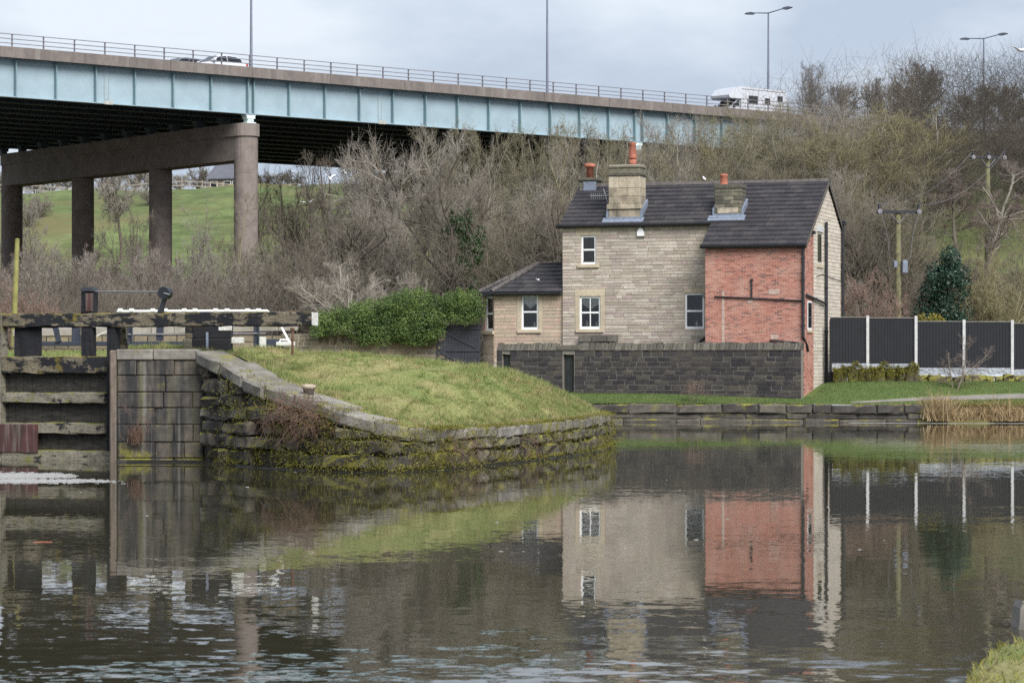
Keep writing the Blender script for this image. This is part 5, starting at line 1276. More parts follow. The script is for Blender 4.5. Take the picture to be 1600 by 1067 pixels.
M['tw_olive'] = twig_mat('tw_olive', [(.125, .112, .075), (.185, .168, .112), (.255, .235, .16)])
M['tw_dark'] = twig_mat('tw_dark', [(0.098, 0.085, 0.068), (0.137, 0.120, 0.098), (0.182, 0.156, 0.124)])
M['tw_purple'] = twig_mat('tw_purple', [(0.138, 0.106, 0.096), (0.192, 0.150, 0.138), (0.240, 0.198, 0.174)])
M['tw_pink'] = twig_mat('tw_pink', [(0.176, 0.116, 0.094), (0.242, 0.171, 0.138), (0.297, 0.220, 0.182)])
M['tw_pale'] = twig_mat('tw_pale', [(0.220, 0.200, 0.165), (0.300, 0.270, 0.230), (0.380, 0.350, 0.300)])
M['tw_yellow'] = twig_mat('tw_yellow', [(.14, .124, .07), (.205, .184, .10), (.27, .245, .14)])
def norm(a): return a/np.maximum(np.linalg.norm(a, axis=-1, keepdims=True), 1e-9)
def grow(rng, base, dirs, length, rad, nseg, wob, up):
    """polylines for N branches: returns points (N, nseg+1, 3) and radii (N, nseg+1)"""
    N = len(base); P = np.zeros((N, nseg+1, 3)); P[:, 0] = base; d = norm(dirs.copy())
    for k in range(nseg):
        d = norm(d+rng.normal(0, wob, (N, 3))+np.array([0, 0, up])); P[:, k+1] = P[:, k]+d*(length/nseg)[:, None]
    tt = np.linspace(1, .35, nseg+1)[None, :]
    return P, rad[:, None]*tt
def spawn(rng, P, Rr, length, n, t0, ang, ratio, rr):
    """n children along every branch"""
    N, K, _ = P.shape; t = rng.uniform(t0, 1., (N, n))*(K-1); i = np.minimum(t.astype(int), K-2); f = (t-i)[..., None]; idx = np.arange(N)[:, None]
    b = P[idx, i]*(1-f)+P[idx, i+1]*f; d = norm(P[idx, i+1]-P[idx, i]); r = rng.normal(0, 1, d.shape); r = norm(r-d*np.sum(r*d, -1, keepdims=True))
    a = rng.uniform(ang[0], ang[1], (N, n))[..., None]; nd = d*np.cos(a)+r*np.sin(a)
    L = (length[:, None]*ratio*(1.12-.62*t/(K-1))*rng.uniform(.65, 1.2, (N, n))); pr = Rr[idx, i]
    return b.reshape(-1, 3), nd.reshape(-1, 3), L.reshape(-1), np.minimum(pr.reshape(-1)*rr, 10)
def tubes(P, Rr, sides, tip=True):
    """triangular or square tubes along polylines, vectorised"""
    N, K, _ = P.shape; d = np.zeros_like(P); d[:, :-1] = P[:, 1:]-P[:, :-1]; d[:, -1] = d[:, -2]; d = norm(d)
    ref = np.where(np.abs(d[..., 2:3]) < .9, np.array([0, 0, 1.]), np.array([1., 0, 0])); a = norm(np.cross(d, ref)); b = np.cross(d, a)
    th = np.arange(sides)*2*math.pi/sides
    ring = P[:, :, None, :]+Rr[:, :, None, None]*(np.cos(th)[None, None, :, None]*a[:, :, None, :]+np.sin(th)[None, None, :, None]*b[:, :, None, :])
    V = ring.reshape(-1, 3); base = (np.arange(N)[:, None]*K+np.arange(K-1)[None, :])*sides
    Fs = []
    for k in range(sides):
        k2 = (k+1) % sides; Fs.append(np.stack([base+k, base+k2, base+sides+k2, base+sides+k], -1).reshape(-1, 4))
    return V, np.concatenate(Fs)
def tri_twigs(P, Rr):
    """each twig: a thin three-sided spike over its polyline (2 segments)"""
    return tubes(P, Rr, 3)
def np_mesh(name, parts, mat):
    V = []; Fc = []; o = 0
    for v, f in parts: V.append(v); Fc.append(f+o); o += len(v)
    V = np.concatenate(V); Fc = np.concatenate(Fc); n = Fc.shape[1]; me = bpy.data.meshes.new(name)
    me.vertices.add(len(V)); me.vertices.foreach_set('co', V.astype(np.float32).ravel())
    me.loops.add(len(Fc)*n); me.loops.foreach_set('vertex_index', Fc.astype(np.int32).ravel())
    me.polygons.add(len(Fc)); me.polygons.foreach_set('loop_start', np.arange(len(Fc), dtype=np.int32)*n); me.polygons.foreach_set('loop_total', np.full(len(Fc), n, dtype=np.int32))
    me.materials.append(mat); me.update(calc_edges=True); return me
def spikes(P, Rr):
    """last twigs: three-sided spikes, triangles"""
    p, q = P[:, 0], P[:, -1]; d = norm(q-p); ref = np.where(np.abs(d[:, 2:3]) < .9, np.array([0, 0, 1.]), np.array([1., 0, 0])); a = norm(np.cross(d, ref)); b = np.cross(d, a); r = Rr[:, :1]
    V = np.stack([p+a*r, p-a*r*.5+b*r*.87, p-a*r*.5-b*r*.87, q], 1).reshape(-1, 3); i = np.arange(len(p))[:, None]*4
    return V, np.concatenate([i+np.array([[0, 1, 3]]), i+np.array([[1, 2, 3]]), i+np.array([[2, 0, 3]])])
def tri(vf): v, f = vf; return v, np.concatenate([f[:, [0, 1, 2]], f[:, [0, 2, 3]]])
def make_tree(seed, kind):
    """unit tree, height about 1: returns (trunk parts, crown parts, crown radius)"""
    rng = np.random.default_rng(seed)
    K = {   # stems, lean, stem length, n limbs, limb ratio, ang, limb start, up, n2, n3, n4, twig radius
        'spread': (1, .10, .50, 12, .85, (.55, 1.2), .30, .04, 8, 9, 8, .00050),
        'willow': (6, .34, .62, 8, .62, (.3, .9), .20, .05, 8, 7, 6, .00046),
        'shrub': (10, .62, .62, 6, .60, (.4, 1.1), .10, .02, 7, 7, 5, .0011),
        'round': (1, .06, .42, 15, 1.0, (.45, 1.25), .35, .04, 8, 9, 8, .00050),
        'far': (1, .06, .48, 16, .72, (.4, 1.2), .40, .05, 8, 7, 5, .0012),
        'birch': (1, .10, .90, 20, .36, (.5, 1.1), .30, .01, 8, 8, 7, .00048),
        'thin': (3, .22, .75, 7, .50, (.4, .9), .20, .05, 7, 6, 5, .0006)}[kind]
    ns, lean, sl, n1, r1, ang, t0, up, n2, n3, n4, tr = K
    base = np.zeros((ns, 3)); base[:, :2] = rng.normal(0, .035*(ns > 1), (ns, 2)); dirs = np.concatenate([rng.normal(0, lean, (ns, 2)), np.ones((ns, 1))], 1)
    L0 = sl*rng.uniform(.75, 1.1, ns); R0 = np.full(ns, .018 if ns == 1 else .0085)
    P0, Q0 = grow(rng, base, dirs, L0, R0, 7, .09, .03)
    b, d, L1, r = spawn(rng, P0, Q0, L0, n1, t0, ang, r1, .66); P1, Q1 = grow(rng, b, d, L1, r, 6, .16, up)
    b, d, L2, r = spawn(rng, P1, Q1, L1, n2, .18, (.4, 1.1), .58, .5); P2, Q2 = grow(rng, b, d, L2, np.maximum(r, tr*1.8), 4, .2, up*.7)
    b, d, L3, r = spawn(rng, P2, Q2, L2, n3, .12, (.4, 1.1), .62, .5); P3, Q3 = grow(rng, b, d, L3, np.maximum(np.minimum(r, tr*2), tr*1.2), 2, .24, up*.6)
    b, d, L4, r = spawn(rng, P3, Q3, L3, n4, .1, (.4, 1.15), .80, .6); P4, Q4 = grow(rng, b, d, L4, np.full(len(b), tr), 1, .1, up*.5)
    ztop = np.quantile(P4[:, -1, 2], .999 if kind == 'far' else .994); s = 1/ztop
    def sc(P, Q): return P*s, Q*s
    trunk = [tubes(*sc(P0, Q0), 7), tubes(*sc(P1, Q1), 4)]
    crown = [tri(tubes(*sc(P2, Q2), 3)), tri(tubes(*sc(P3, Q3), 3)), spikes(*sc(P4, Q4))]
    wid = np.quantile(np.linalg.norm(P4[:, -1, :2], axis=1), .95)*s
    return trunk, crown, wid
PROTO = {}
def proto(kind, seed, bark, tw):
    key = (kind, seed, bark, tw)
    if key not in PROTO:
        g = (kind, seed)
        if g not in PROTO: PROTO[g] = make_tree(seed, kind)
        t, c, wd = PROTO[g]; PROTO[key] = (np_mesh('trunk', t, M[bark]), np_mesh('crown', c, M[tw]), wd)
    return PROTO[key]
_rt = random.Random(99)
def tree(px, Y, ytop, kind, seed, bark, tw, label, group=None, cat='tree', width=None, zb=None, name='bare_tree', yaw=None):
    tm, cm, wd = proto(kind, seed, bark, tw); X = WX(px, Y); z0 = gz(X, Y)-.15 if zb is None else zb; H = max(1., WZ(ytop, Y)-z0)
    e = empty(name, (X, Y, z0), _rt.uniform(0, 6.28) if yaw is None else yaw, label, cat, group)
    sx = H if width is None else min(max((width/2/F*Y)/wd, .62*H), 1.5*H)
    e.scale = (sx, sx, H)
    for me, nm in ((tm, 'trunk'), (cm, 'crown')):
        o = bpy.data.objects.new(nm, me); link(o); o.parent = e
    return e
WILLOW = ['olive bare willow reaching the girder, leftmost of the willows left of the house', 'grey bare willow behind the annexe roof hip', 'olive bare willow left of the house gable chimney', 'olive bare willow behind the gable chimney of the house', 'grey bare willow left of the tallest chimney pot', 'olive bare willow directly behind the tallest chimney pot', 'grey bare willow right of the tallest chimney pot', 'olive bare willow left of the middle of the roof ridge', 'yellow-green bare willow behind the brick-side chimney', 'olive bare willow below the motorhome', 'grey bare willow below the rear of the motorhome', 'olive bare willow behind the right end of the roof ridge', 'grey bare willow just right of the house gable top', 'yellow-green bare willow left of the nearer power pole', 'yellow-green bare willow above the nearer power pole']
BUSHY = ['olive bushy tree behind the annexe roof', 'grey spreading tree behind the left corner of the house', 'dark bushy tree behind the left end of the house roof', 'olive bushy tree behind the big stone chimney', 'grey spreading tree behind the ridge right of the big chimney', 'dark bushy tree behind the chimney over the brick extension', 'olive bushy tree behind the ridge right of the small chimney', 'grey spreading tree behind the gable top of the house', 'dark bushy tree between house gable and power pole', 'olive bushy tree behind the nearer power pole']
SLOPE = ['dark tree on the slope above the nearer power pole', 'dark tree on the slope below the large round skyline tree', 'grey tree on the slope below the right-hand lamp', 'dark tree on the slope right of the right-hand lamp', 'dark tree on the slope cut by the right edge', 'grey tree lower on the slope between the two power poles', 'dark tree left of the farther power pole', 'dark tree right of the farther power pole']
DECK = ['dark bare tree touching the nearest viaduct column', 'dark bare tree under the deck, second right of the nearest column', 'dark bare tree under the deck behind the flying gulls', 'dark bare tree under the deck just right of the gulls', 'dark bare tree under the deck left of the broad rounded tree']
def tree_rows():
    G1 = 'bare shrubs in the thicket behind the lock'
    lab = 'bare grey-brown thorn shrub in the thicket behind the lock gate'
    rr = random.Random(21)
    for k, px in enumerate(np.linspace(-15, 425, 15)):
        Y = rr.uniform(122, 140); tree(px, Y, rr.uniform(385, 440), 'shrub', 40+k % 3, 'bark_dark', ('tw_grey', 'tw_purple', 'tw_grey')[k % 3], lab, G1, 'shrub', width=rr.uniform(90, 135), name='thorn_shrub')
    for k, px in enumerate(np.linspace(5, 400, 11)):
        Y = rr.uniform(142, 158); tree(px, Y, rr.uniform(372, 420), 'shrub', 40+k % 3, 'bark_dark', ('tw_grey', 'tw_dark')[k % 2], 'bare brown shrub at the foot of the viaduct columns', 'bare shrubs below the viaduct columns', 'shrub', width=rr.uniform(80, 120), name='thorn_shrub')
    for px, yt, w_, l in ((18, 440, 110, 'pinkish brown bramble mass around the mossy pole'), (70, 452, 90, 'pinkish brown bramble mass left of the paddle gear post')): tree(px, 112, yt, 'shrub', 41, 'bark', 'tw_pink', l, 'pinkish brambles behind the lock gate', 'shrub', width=w_, name='bramble')
    tree(205, 150, 318, 'thin', 50, 'bark_dark', 'tw_dark', 'slender bare sapling between the second and third viaduct columns', None, width=75)
    tree(298, 150, 318, 'thin', 51, 'bark', 'tw_grey', 'slender bare sapling between the third and nearest viaduct columns', None, width=70)
    tree(372, 138, 300, 'thin', 52, 'bark_olive', 'tw_olive', 'thin olive sapling growing up in front of the nearest viaduct column', None, width=80)
    tree(190, 238, 272, 'far', 63, 'bark', 'tw_grey', 'round grey bush-like tree on the green hillside between columns', None, width=78)
    for px, Y, yt, w_, l in ((66, 262, 291, 10, 'tiny dark bush high on the green hillside, right of its twin'), (43, 258, 294, 12, 'tiny dark bush high on the green hillside, leftmost'), (50, 222, 318, 45, 'brown scrub clump on the lower hillside by the far column'), (232, 270, 279, 14, 'small bush on the hillside left of the third column')):
        tree(px, Y, yt, 'shrub', 42, 'bark_dark', 'tw_grey', l, None, 'shrub', width=w_, name='hill_shrub')
    for k, px in enumerate(np.linspace(-20, 460, 20)):
        Y = rr.uniform(318, 350); tree(px, Y, rr.uniform(256, 270), 'far', 62+k % 2, 'bark_dark', ('tw_grey', 'tw_dark')[k % 2], 'bare tree on the crest of the far hill', 'bare trees along the hill crest', width=rr.uniform(30, 52))
    # middle wood
    for k, (px, Y, yt, w_) in enumerate(((428, 172, 262, 110), (462, 165, 238, 130), (505, 170, 234, 130), (550, 176, 240, 120), (590, 165, 236, 130))):
        tree(px, Y, yt, ('spread', 'thin', 'spread')[k % 3], 70+k % 2 if k % 3 != 1 else 52, 'bark_dark', 'tw_dark', DECK[k], 'dark bare trees under the deck', width=w_)
    tree(668, 131, 203, 'round', 61, 'bark', 'tw_grey', 'broad rounded grey-brown tree left of the house, tallest of the middle wood', None, width=300)
    tree(590, 127, 300, 'round', 60, 'bark', 'tw_grey', 'mid-height rounded bare tree in the wood above the hedge', None, width=220)
    tree(505, 124, 330, 'spread', 71, 'bark_dark', 'tw_dark', 'low dark spreading tree left of the hedge', None, width=210)
    tree(455, 120, 392, 'shrub', 40, 'bark_dark', 'tw_dark', 'dark tangled shrub above the left end of the hedge', None, 'shrub', width=170, name='thorn_shrub')
    tree(545, 114, 402, 'spread', 70, 'bark_pale', 'tw_pale', 'low tree with bleached pale dead branches just above the hedge', None, width=200)
    tree(640, 113.5, 428, 'shrub', 42, 'bark_pale', 'tw_pale', 'small bleached shrub behind the middle of the hedge', None, 'shrub', width=130, name='thorn_shrub')
    iv = tree(722, 120, 255, 'spread', 72, 'bark_dark', 'tw_dark', 'bare tree with ivy-clad trunk behind the hedge', None, width=230)
    for k, (px, Y, yt, w_, kd, tw) in enumerate(((760, 140, 168, 120, 'willow', 'tw_olive'), (815, 132, 215, 150, 'willow', 'tw_grey'), (845, 146, 172, 110, 'willow', 'tw_olive'), (890, 138, 168, 140, 'willow', 'tw_olive'), (940, 148, 160, 120, 'willow', 'tw_grey'), (985, 140, 178, 150, 'willow', 'tw_olive'), (1035, 150, 170, 130, 'willow', 'tw_grey'), (1080, 142, 172, 140, 'willow', 'tw_olive'), (1120, 152, 162, 120, 'willow', 'tw_yellow'), (1165, 144, 170, 140, 'willow', 'tw_olive'), (1210, 154, 172, 130, 'willow', 'tw_grey'), (1255, 146, 180, 150, 'willow', 'tw_olive'), (1300, 150, 172, 130, 'willow', 'tw_grey'), (1345, 146, 178, 140, 'willow', 'tw_yellow'), (1392, 150, 172, 140, 'willow', 'tw_yellow'))):
        tree(px, Y, yt+((26, 8, 34, 18, 40)[k % 5] if px < 1150 else -4), kd, 80+k % 3, ('bark_mid', 'bark_olive', 'bark_mid')[k % 3], tw, WILLOW[k], 'bare willows behind the house', width=w_*1.7)
    for k, (px, Y, yt, w_, l) in enumerate(((1285, 168, 182, 170, 'tall bare tree hiding the deck edge right of the motorhome'), (1335, 172, 176, 170, 'tall bare tree hiding the right end of the viaduct parapet'), (1390, 174, 180, 170, 'tall bare tree below the large round skyline tree'), (1430, 170, 190, 160, 'tall bare tree where viaduct and wooded slope meet'))):
        tree(px, Y, yt, ('spread', 'willow')[k % 2], (71, 82)[k % 2], 'bark_mid', ('tw_grey', 'tw_olive')[k % 2], l, None, width=w_)
    for k, (px, Y, yt, w_) in enumerate(((780, 122, 300, 190), (850, 124, 285, 190), (905, 121, 300, 200), (1000, 122, 262, 190), (1070, 121, 258, 190), (1150, 122, 255, 190), (1225, 121, 252, 190), (1300, 123, 255, 190), (1350, 119, 300, 170), (1395, 122, 270, 170))):
        tree(px, Y, yt, ('willow', 'spread', 'round')[k % 3], (81, 70, 61)[k % 3], 'bark', ('tw_olive', 'tw_grey', 'tw_dark')[k % 3], BUSHY[k], 'bare bushy trees close behind the house', width=w_*1.2)
    # right hand slope
    for k, (px, Y, yt, w_) in enumerate(((1440, 160, 222, 150), (1480, 168, 205, 150), (1525, 172, 198, 150), (1572, 166, 185, 150), (1612, 160, 190, 150), (1455, 150, 262, 140), (1500, 156, 248, 150), (1590, 152, 245, 160))):
        tree(px, Y, yt, ('round', 'spread')[k % 2], 60+k % 2+10*(k % 2), 'bark_dark', ('tw_dark', 'tw_grey')[k % 3 == 2], SLOPE[k], 'dark trees on the right-hand slope', width=w_)
    tree(1541, 136, 246, 'birch', 90, 'bark_mid', 'tw_purple', 'birch with pale trunk and purplish twigs on the right-hand slope', None, width=150)
    tree(1500, 139, 262, 'birch', 91, 'bark', 'tw_purple', 'purple-twigged birch left of the pale-trunked birch', None, width=120)
    for px, yt, w_, l in ((1263, 98, 95, 'feathery bare tree on the skyline just right of the motorhome'), (1320, 122, 75, 'dark bare tree on the skyline, second right of the motorhome'), (1367, 122, 80, 'dark bare tree on the skyline beside the large round one'), (1455, 93, 130, 'large round bare tree on the skyline'), (1410, 128, 70, 'small bare tree on the skyline left of the large round one'), (1520, 138, 90, 'low bare tree on the skyline left of the right-hand lamp'), (1582, 126, 110, 'dense dark tree on the skyline at the right edge')):
        tree(px, 232, yt, 'willow' if px == 1263 else 'far', 80 if px == 1263 else 62+(px % 2), 'bark_dark', 'tw_dark' if px > 1500 else 'tw_skyline', l, None, width=w_)
    tree(1362, 111, 425, 'shrub', 41, 'bark', 'tw_pink', 'pinkish brown twiggy shrub behind the fence beside the house', None, 'shrub', width=130, name='thorn_shrub')
    tree(1330, 113, 440, 'shrub', 42, 'bark', 'tw_grey', 'grey twiggy shrub directly behind the house gable', None, 'shrub', width=110, name='thorn_shrub')
    tree(1565, 113, 398, 'shrub', 40, 'bark_olive', 'tw_yellow', 'yellow-green twiggy shrub behind the fence at the right edge', None, 'shrub', width=130, name='thorn_shrub')
    tree(1520, 118, 425, 'shrub', 43, 'bark_olive', 'tw_olive', 'olive twiggy shrub behind the fence right of the holly', None, 'shrub', width=110, name='thorn_shrub')
    tree(1612, 118, 385, 'shrub', 41, 'bark_olive', 'tw_olive', 'olive shrub cut off by the right edge above the fence', None, 'shrub', width=120, name='thorn_shrub')
    tree(1415, 122, 395, 'shrub', 43, 'bark_dark', 'tw_dark', 'dark shrub behind the nearer power pole', None, 'shrub', width=130, name='thorn_shrub')
    for px, Y, yt, w_, tw, l in ((1448, 130, 372, 90, 'tw_grey', 'grey shrub on the grass slope left of the holly'), (1545, 127, 372, 110, 'tw_purple', 'purplish shrub at the foot of the birches'), (1598, 130, 362, 110, 'tw_olive', 'olive shrub on the grass slope at the right edge'), (1500, 131, 378, 90, 'tw_dark', 'dark shrub on the grass slope above the holly')):
        tree(px, Y, yt, 'shrub', 42, 'bark_dark', tw, l, None, 'shrub', width=w_, name='thorn_shrub')
    # small things on the near side of the fence and wall
    tree(1492, 101.6, 522, 'thin', 53, 'bark', 'tw_purple', 'leafless sapling standing in front of the black fence', None, width=120, zb=.95, name='sapling')
    tree(1086, 100.3, 592, 'thin', 54, 'bark', 'tw_pink', 'small leafless seedling on the bank below the dark wall', None, 'plant', width=60, zb=.72, name='sapling')
    return iv
M['tw_shade'] = twig_mat('tw_shade', [(0.045, 0.039, 0.033), (0.065, 0.056, 0.047), (0.090, 0.078, 0.065)])  # stems coloured darker to paint the shaded gaps deep in the wood
M['tw_skyline'] = twig_mat('tw_skyline', [(0.100, 0.090, 0.085), (0.130, 0.120, 0.115), (0.170, 0.155, 0.145)])
IVY_TREE = tree_rows()
# undergrowth: the mass of thin stems that closes the wood
def undergrowth(name, label, boxes, n, mat, seed, lr=(.8, 2.4), rad=.008, upb=.55):
    rng = np.random.default_rng(seed); Ps = []
    wts = np.array([b[4] for b in boxes], float); wts /= wts.sum()
    for (xa, xb, Ya, Yb, _, hmax), w_ in zip(boxes, wts):
        m = int(n*w_); Y = rng.uniform(Ya, Yb, m); px = rng.uniform(xa, xb, m); X = (px-CX)/F*Y; z = GZ(X, Y)+rng.beta(1.1, 1.5, m)*hmax
        d = norm(np.stack([rng.normal(0, .6, m), rng.normal(0, .6, m), rng.normal(upb, .5, m)], -1)); L = rng.uniform(*lr, m)
        P, _ = grow(rng, np.stack([X, Y, z], -1), d, L, np.ones(m), 2, .25, .05); Ps.append(P)
    P = np.concatenate(Ps); Rr = np.ones(P.shape[:2])*rad*np.array([1, .75, .35])[None, :]
    me = np_mesh(name, [tubes(P, Rr, 3)], M[mat]); o = bpy.data.objects.new(name, me); link(o); tag(o, label, kind='stuff'); o['category'] = 'undergrowth'
undergrowth('undergrowth', 'dense brown tangle of bare stems filling the wood floor behind house and hedge', [(420, 760, 114, 165, 2.0, 5.5), (740, 1440, 114, 178, 4.5, 6.5)], 40000, 'tw_dark', 5)
undergrowth('scrub', 'grey-brown tangle of thorn scrub filling the ground below the viaduct', [(-40, 430, 114, 160, 1, 3.6)], 20000, 'tw_dark', 6)
undergrowth('slope_scrub', 'scrub with shade painted into its colour, filling the wooded slope at the right', [(1400, 1640, 142, 190, 1, 6.)], 14000, 'tw_shade', 7)

# ------------------------------------------------------------------ leaves
def leaf_cards(rng, C, Nn, size, asp=.62):
    """one bent leaf (two triangles folded on the midrib) at every point C, facing about Nn"""
    m = len(C); n = norm(Nn+rng.normal(0, .55, (m, 3))); r = rng.normal(0, 1, (m, 3)); a = norm(r-n*np.sum(r*n, -1, keepdims=True)); b = np.cross(n, a)
    s = (size*rng.uniform(.65, 1.35, m))[:, None]
    V = np.stack([C-a*s*.5, C+b*s*asp*.5+n*s*.12, C+a*s*.5, C-b*s*asp*.5+n*s*.12], 1).reshape(-1, 3)
    i = np.arange(m)[:, None]*4
    return V, np.concatenate([i+np.array([[0, 1, 2]]), i+np.array([[0, 2, 3]])])
def lumps_leaves(name, lumps, n, size, mat, parent=None, seed=1, inner=None):
    """leaves over a cluster of uneven ellipsoids (x,y,z,rx,ry,rz)"""
    rng = np.random.default_rng(seed); W_ = np.array([l[3]*l[5]+l[4]*l[5] for l in lumps]); W_ = W_/W_.sum(); C = []; N = []
    for l, w_ in zip(lumps, W_):
        m = int(n*w_)+1; d = norm(rng.normal(0, 1, (m, 3))); k = 1+.12*np.sin(d[:, :1]*7+l[0]*3)+.10*np.sin(d[:, 2:]*9+l[1])+rng.normal(0, .06, (m, 1)); k *= np.where(rng.random((m, 1)) < .25, rng.uniform(.7, .95, (m, 1)), 1.)
        C.append(np.array(l[:3])+d*np.array(l[3:6])*k); N.append(d+np.array([0, 0, .35]))
    o = bpy.data.objects.new(name, np_mesh(name, [leaf_cards(rng, np.concatenate(C), np.concatenate(N), size)], M[mat])); link(o)
    if parent is not None: o.parent = parent
    return o
M['ivy'] = leaf_mat('ivy', [(.016, .038, .014), (.06, .11, .03), (.13, .20, .055), (.22, .29, .09)], .6, .3, 1.1)
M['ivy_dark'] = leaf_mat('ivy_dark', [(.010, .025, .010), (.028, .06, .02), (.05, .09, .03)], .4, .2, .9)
M['holly'] = leaf_mat('holly', [(.010, .028, .018), (.022, .055, .034), (.045, .085, .055)], .35, .1, .8)
M['gorse'] = leaf_mat('gorse', [(.10, .10, .02), (.20, .17, .03), (.30, .25, .04)], .6, .2, .9)
M['stemwood'] = simple('stemwood', (.07, .055, .04), .9, .3, 8)
def plant_leaves():
    Y = 107.0; rr = random.Random(7)
    h = empty('ivy_hedge', (WX(620, Y), Y, 2.0), 0, 'dense green ivy hedge spilling over the stone wall left of the house', 'hedge'); o = Vector(h.location)
    top = [(488, 497), (520, 490), (560, 480), (600, 470), (630, 458), (655, 455), (680, 466), (705, 462), (735, 458), (752, 470)]
    lumps = []
    for x in np.arange(492, 752, 7.5):
        yt = float(np.interp(x, [a for a, b in top], [b for a, b in top])); yb = 520 if x < 560 else 533 if x < 690 else 503
        y = yt+6
        while y < yb-2:
            r = rr.uniform(.22, .40); p = PX(x+rr.uniform(-4, 4), y, Y+rr.uniform(-.35, .3))-o; lumps.append((p.x, p.y, p.z, r*rr.uniform(.9, 1.4), r, r*rr.uniform(.75, 1.))); y += rr.uniform(7, 11)
    for k in range(26):
        x = rr.uniform(494, 748); yt = float(np.interp(x, [a for a, b in top], [b for a, b in top])); p = PX(x, yt+rr.uniform(-5, 2), Y+rr.uniform(-.3, .2))-o; r = rr.uniform(.10, .2); lumps.append((p.x, p.y, p.z, r, r, r*1.3))
    lumps_leaves('foliage', lumps, 60000, .062, 'ivy', h, 3)
    # shadowed woody inside of the hedge
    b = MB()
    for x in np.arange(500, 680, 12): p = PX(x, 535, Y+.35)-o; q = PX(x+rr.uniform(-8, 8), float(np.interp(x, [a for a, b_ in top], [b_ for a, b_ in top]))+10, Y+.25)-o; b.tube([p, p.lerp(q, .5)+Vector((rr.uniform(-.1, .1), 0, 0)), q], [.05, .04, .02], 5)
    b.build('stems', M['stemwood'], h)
    # ivy on the trunk behind
    base = IVY_TREE.location; L = []
    Hs = WZ(335, 120)-base.z
    for k in range(44): f_ = k/44; z = Hs*f_; q_ = .55*(1-.5*f_); L.append((rr.gauss(0, .35+.5*f_), rr.uniform(-.5, .2), z, q_*rr.uniform(.5, 1), q_*rr.uniform(.5, 1), .5))
    e = IVY_TREE
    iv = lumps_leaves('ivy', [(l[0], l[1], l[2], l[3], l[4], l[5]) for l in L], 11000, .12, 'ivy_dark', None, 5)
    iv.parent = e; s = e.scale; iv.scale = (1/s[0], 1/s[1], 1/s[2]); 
    # holly
    Y = 111.5; c = PX(1474, 500, Y); e = empty('holly_bush', (c.x, c.y, gz(c.x, c.y)), 0, 'dark blue-green evergreen bush behind the black fence', 'bush'); L = []
    for k in range(46):
        f = rr.random(); x = 1474+rr.uniform(-36, 36)*(1-.75*max(0, f-.55)/.45)+(8 if f > .7 else 0); y = 512-f*118; p = PX(x, y, Y+rr.uniform(-.6, .6))-e.location; r = rr.uniform(.25, .5); L.append((p.x, p.y, p.z, r, r, r*1.1))
    lumps_leaves('foliage', L, 13000, .10, 'holly', e, 8); MB().tube([(0, 0, 0), (.1, .1, 2.2), (.2, 0, 3.6)], [.12, .08, .03], 7).build('trunk', M['stemwood'], e)
    Y = 105.2; c = PX(1455, 500, Y); e = empty('yellow_shrub', (c.x, c.y, gz(c.x, c.y)), 0, 'small yellow shrub showing just above the black fence', 'shrub'); L = []
    for k in range(12): p = PX(1455+rr.uniform(-18, 18), 500+rr.uniform(-8, 10), Y+rr.uniform(-.3, .3))-e.location; L.append((p.x, p.y, p.z, .2, .2, .2))
    lumps_leaves('foliage', L, 1400, .07, 'gorse', e, 9); MB().tube([(0, 0, 0), (0, 0, 1.6)], [.04, .02], 6).build('trunk', M['stemwood'], e)
plant_leaves()

# ------------------------------------------------------------------ grass, moss, reeds
def blades(rng, C, h, wd, lean, mat, name, label, cat='grass', bend=.5, nrm=None, parent=None):
    m = len(C); az = rng.uniform(0, 2*math.pi, m); w_ = wd*rng.uniform(.6, 1.4, m); hh = h*rng.uniform(.5, 1.5, m) if np.isscalar(h) else h
    t = np.stack([np.cos(az), np.sin(az), np.zeros(m)], -1); l = rng.normal(0, lean, (m, 2)); dirv = norm(np.concatenate([l, np.ones((m, 1))], 1))
    l2 = np.concatenate([l*2.2+rng.normal(0, lean*bend, (m, 2)), np.ones((m, 1))*.6], 1); d2 = norm(l2)
    mid = C+dirv*(hh*.55)[:, None]; tip = mid+d2*(hh*.5)[:, None]
    V = np.stack([C-t*w_[:, None]/2, C+t*w_[:, None]/2, mid+t*w_[:, None]*.35, mid-t*w_[:, None]*.35, tip], 1).reshape(-1, 3)
    i = np.arange(m)[:, None]*5
    Fc = np.concatenate([i+np.array([[0, 1, 2]]), i+np.array([[0, 2, 3]]), i+np.array([[3, 2, 4]])])
    o = bpy.data.objects.new(name, np_mesh(name, [(V, Fc)], M[mat])); link(o)
    if parent is not None: o.parent = parent
    else: tag(o, label, cat, kind='stuff')
    return o
M['grass'] = leaf_mat('grass', [(.38, .325, .18), (.32, .31, .13), (.23, .28, .095), (.17, .25, .075)], .7, .4, .55)
M['grass_lawn'] = leaf_mat('grass_lawn', [(.155, .18, .065), (.115, .165, .053), (.09, .14, .044)], .7, .3, .4)
M['straw'] = leaf_mat('straw', [(.30, .21, .11), (.40, .30, .17), (.48, .38, .23)], .8, .25, 1.)
M['moss'] = leaf_mat('moss', [(.06, .06, .012), (.135, .13, .024), (.22, .20, .036)], .85, .15, 1.5)
M['dead_stem'] = leaf_mat('dead_stem', [(.11, .06, .045), (.17, .10, .075), (.22, .15, .11)], .85, .1, 1.5)
M['grass_near'] = leaf_mat('grass_near', [(.30, .25, .06), (.27, .25, .055), (.17, .20, .045), (.30, .24, .13)], .7, .3, 1.6)
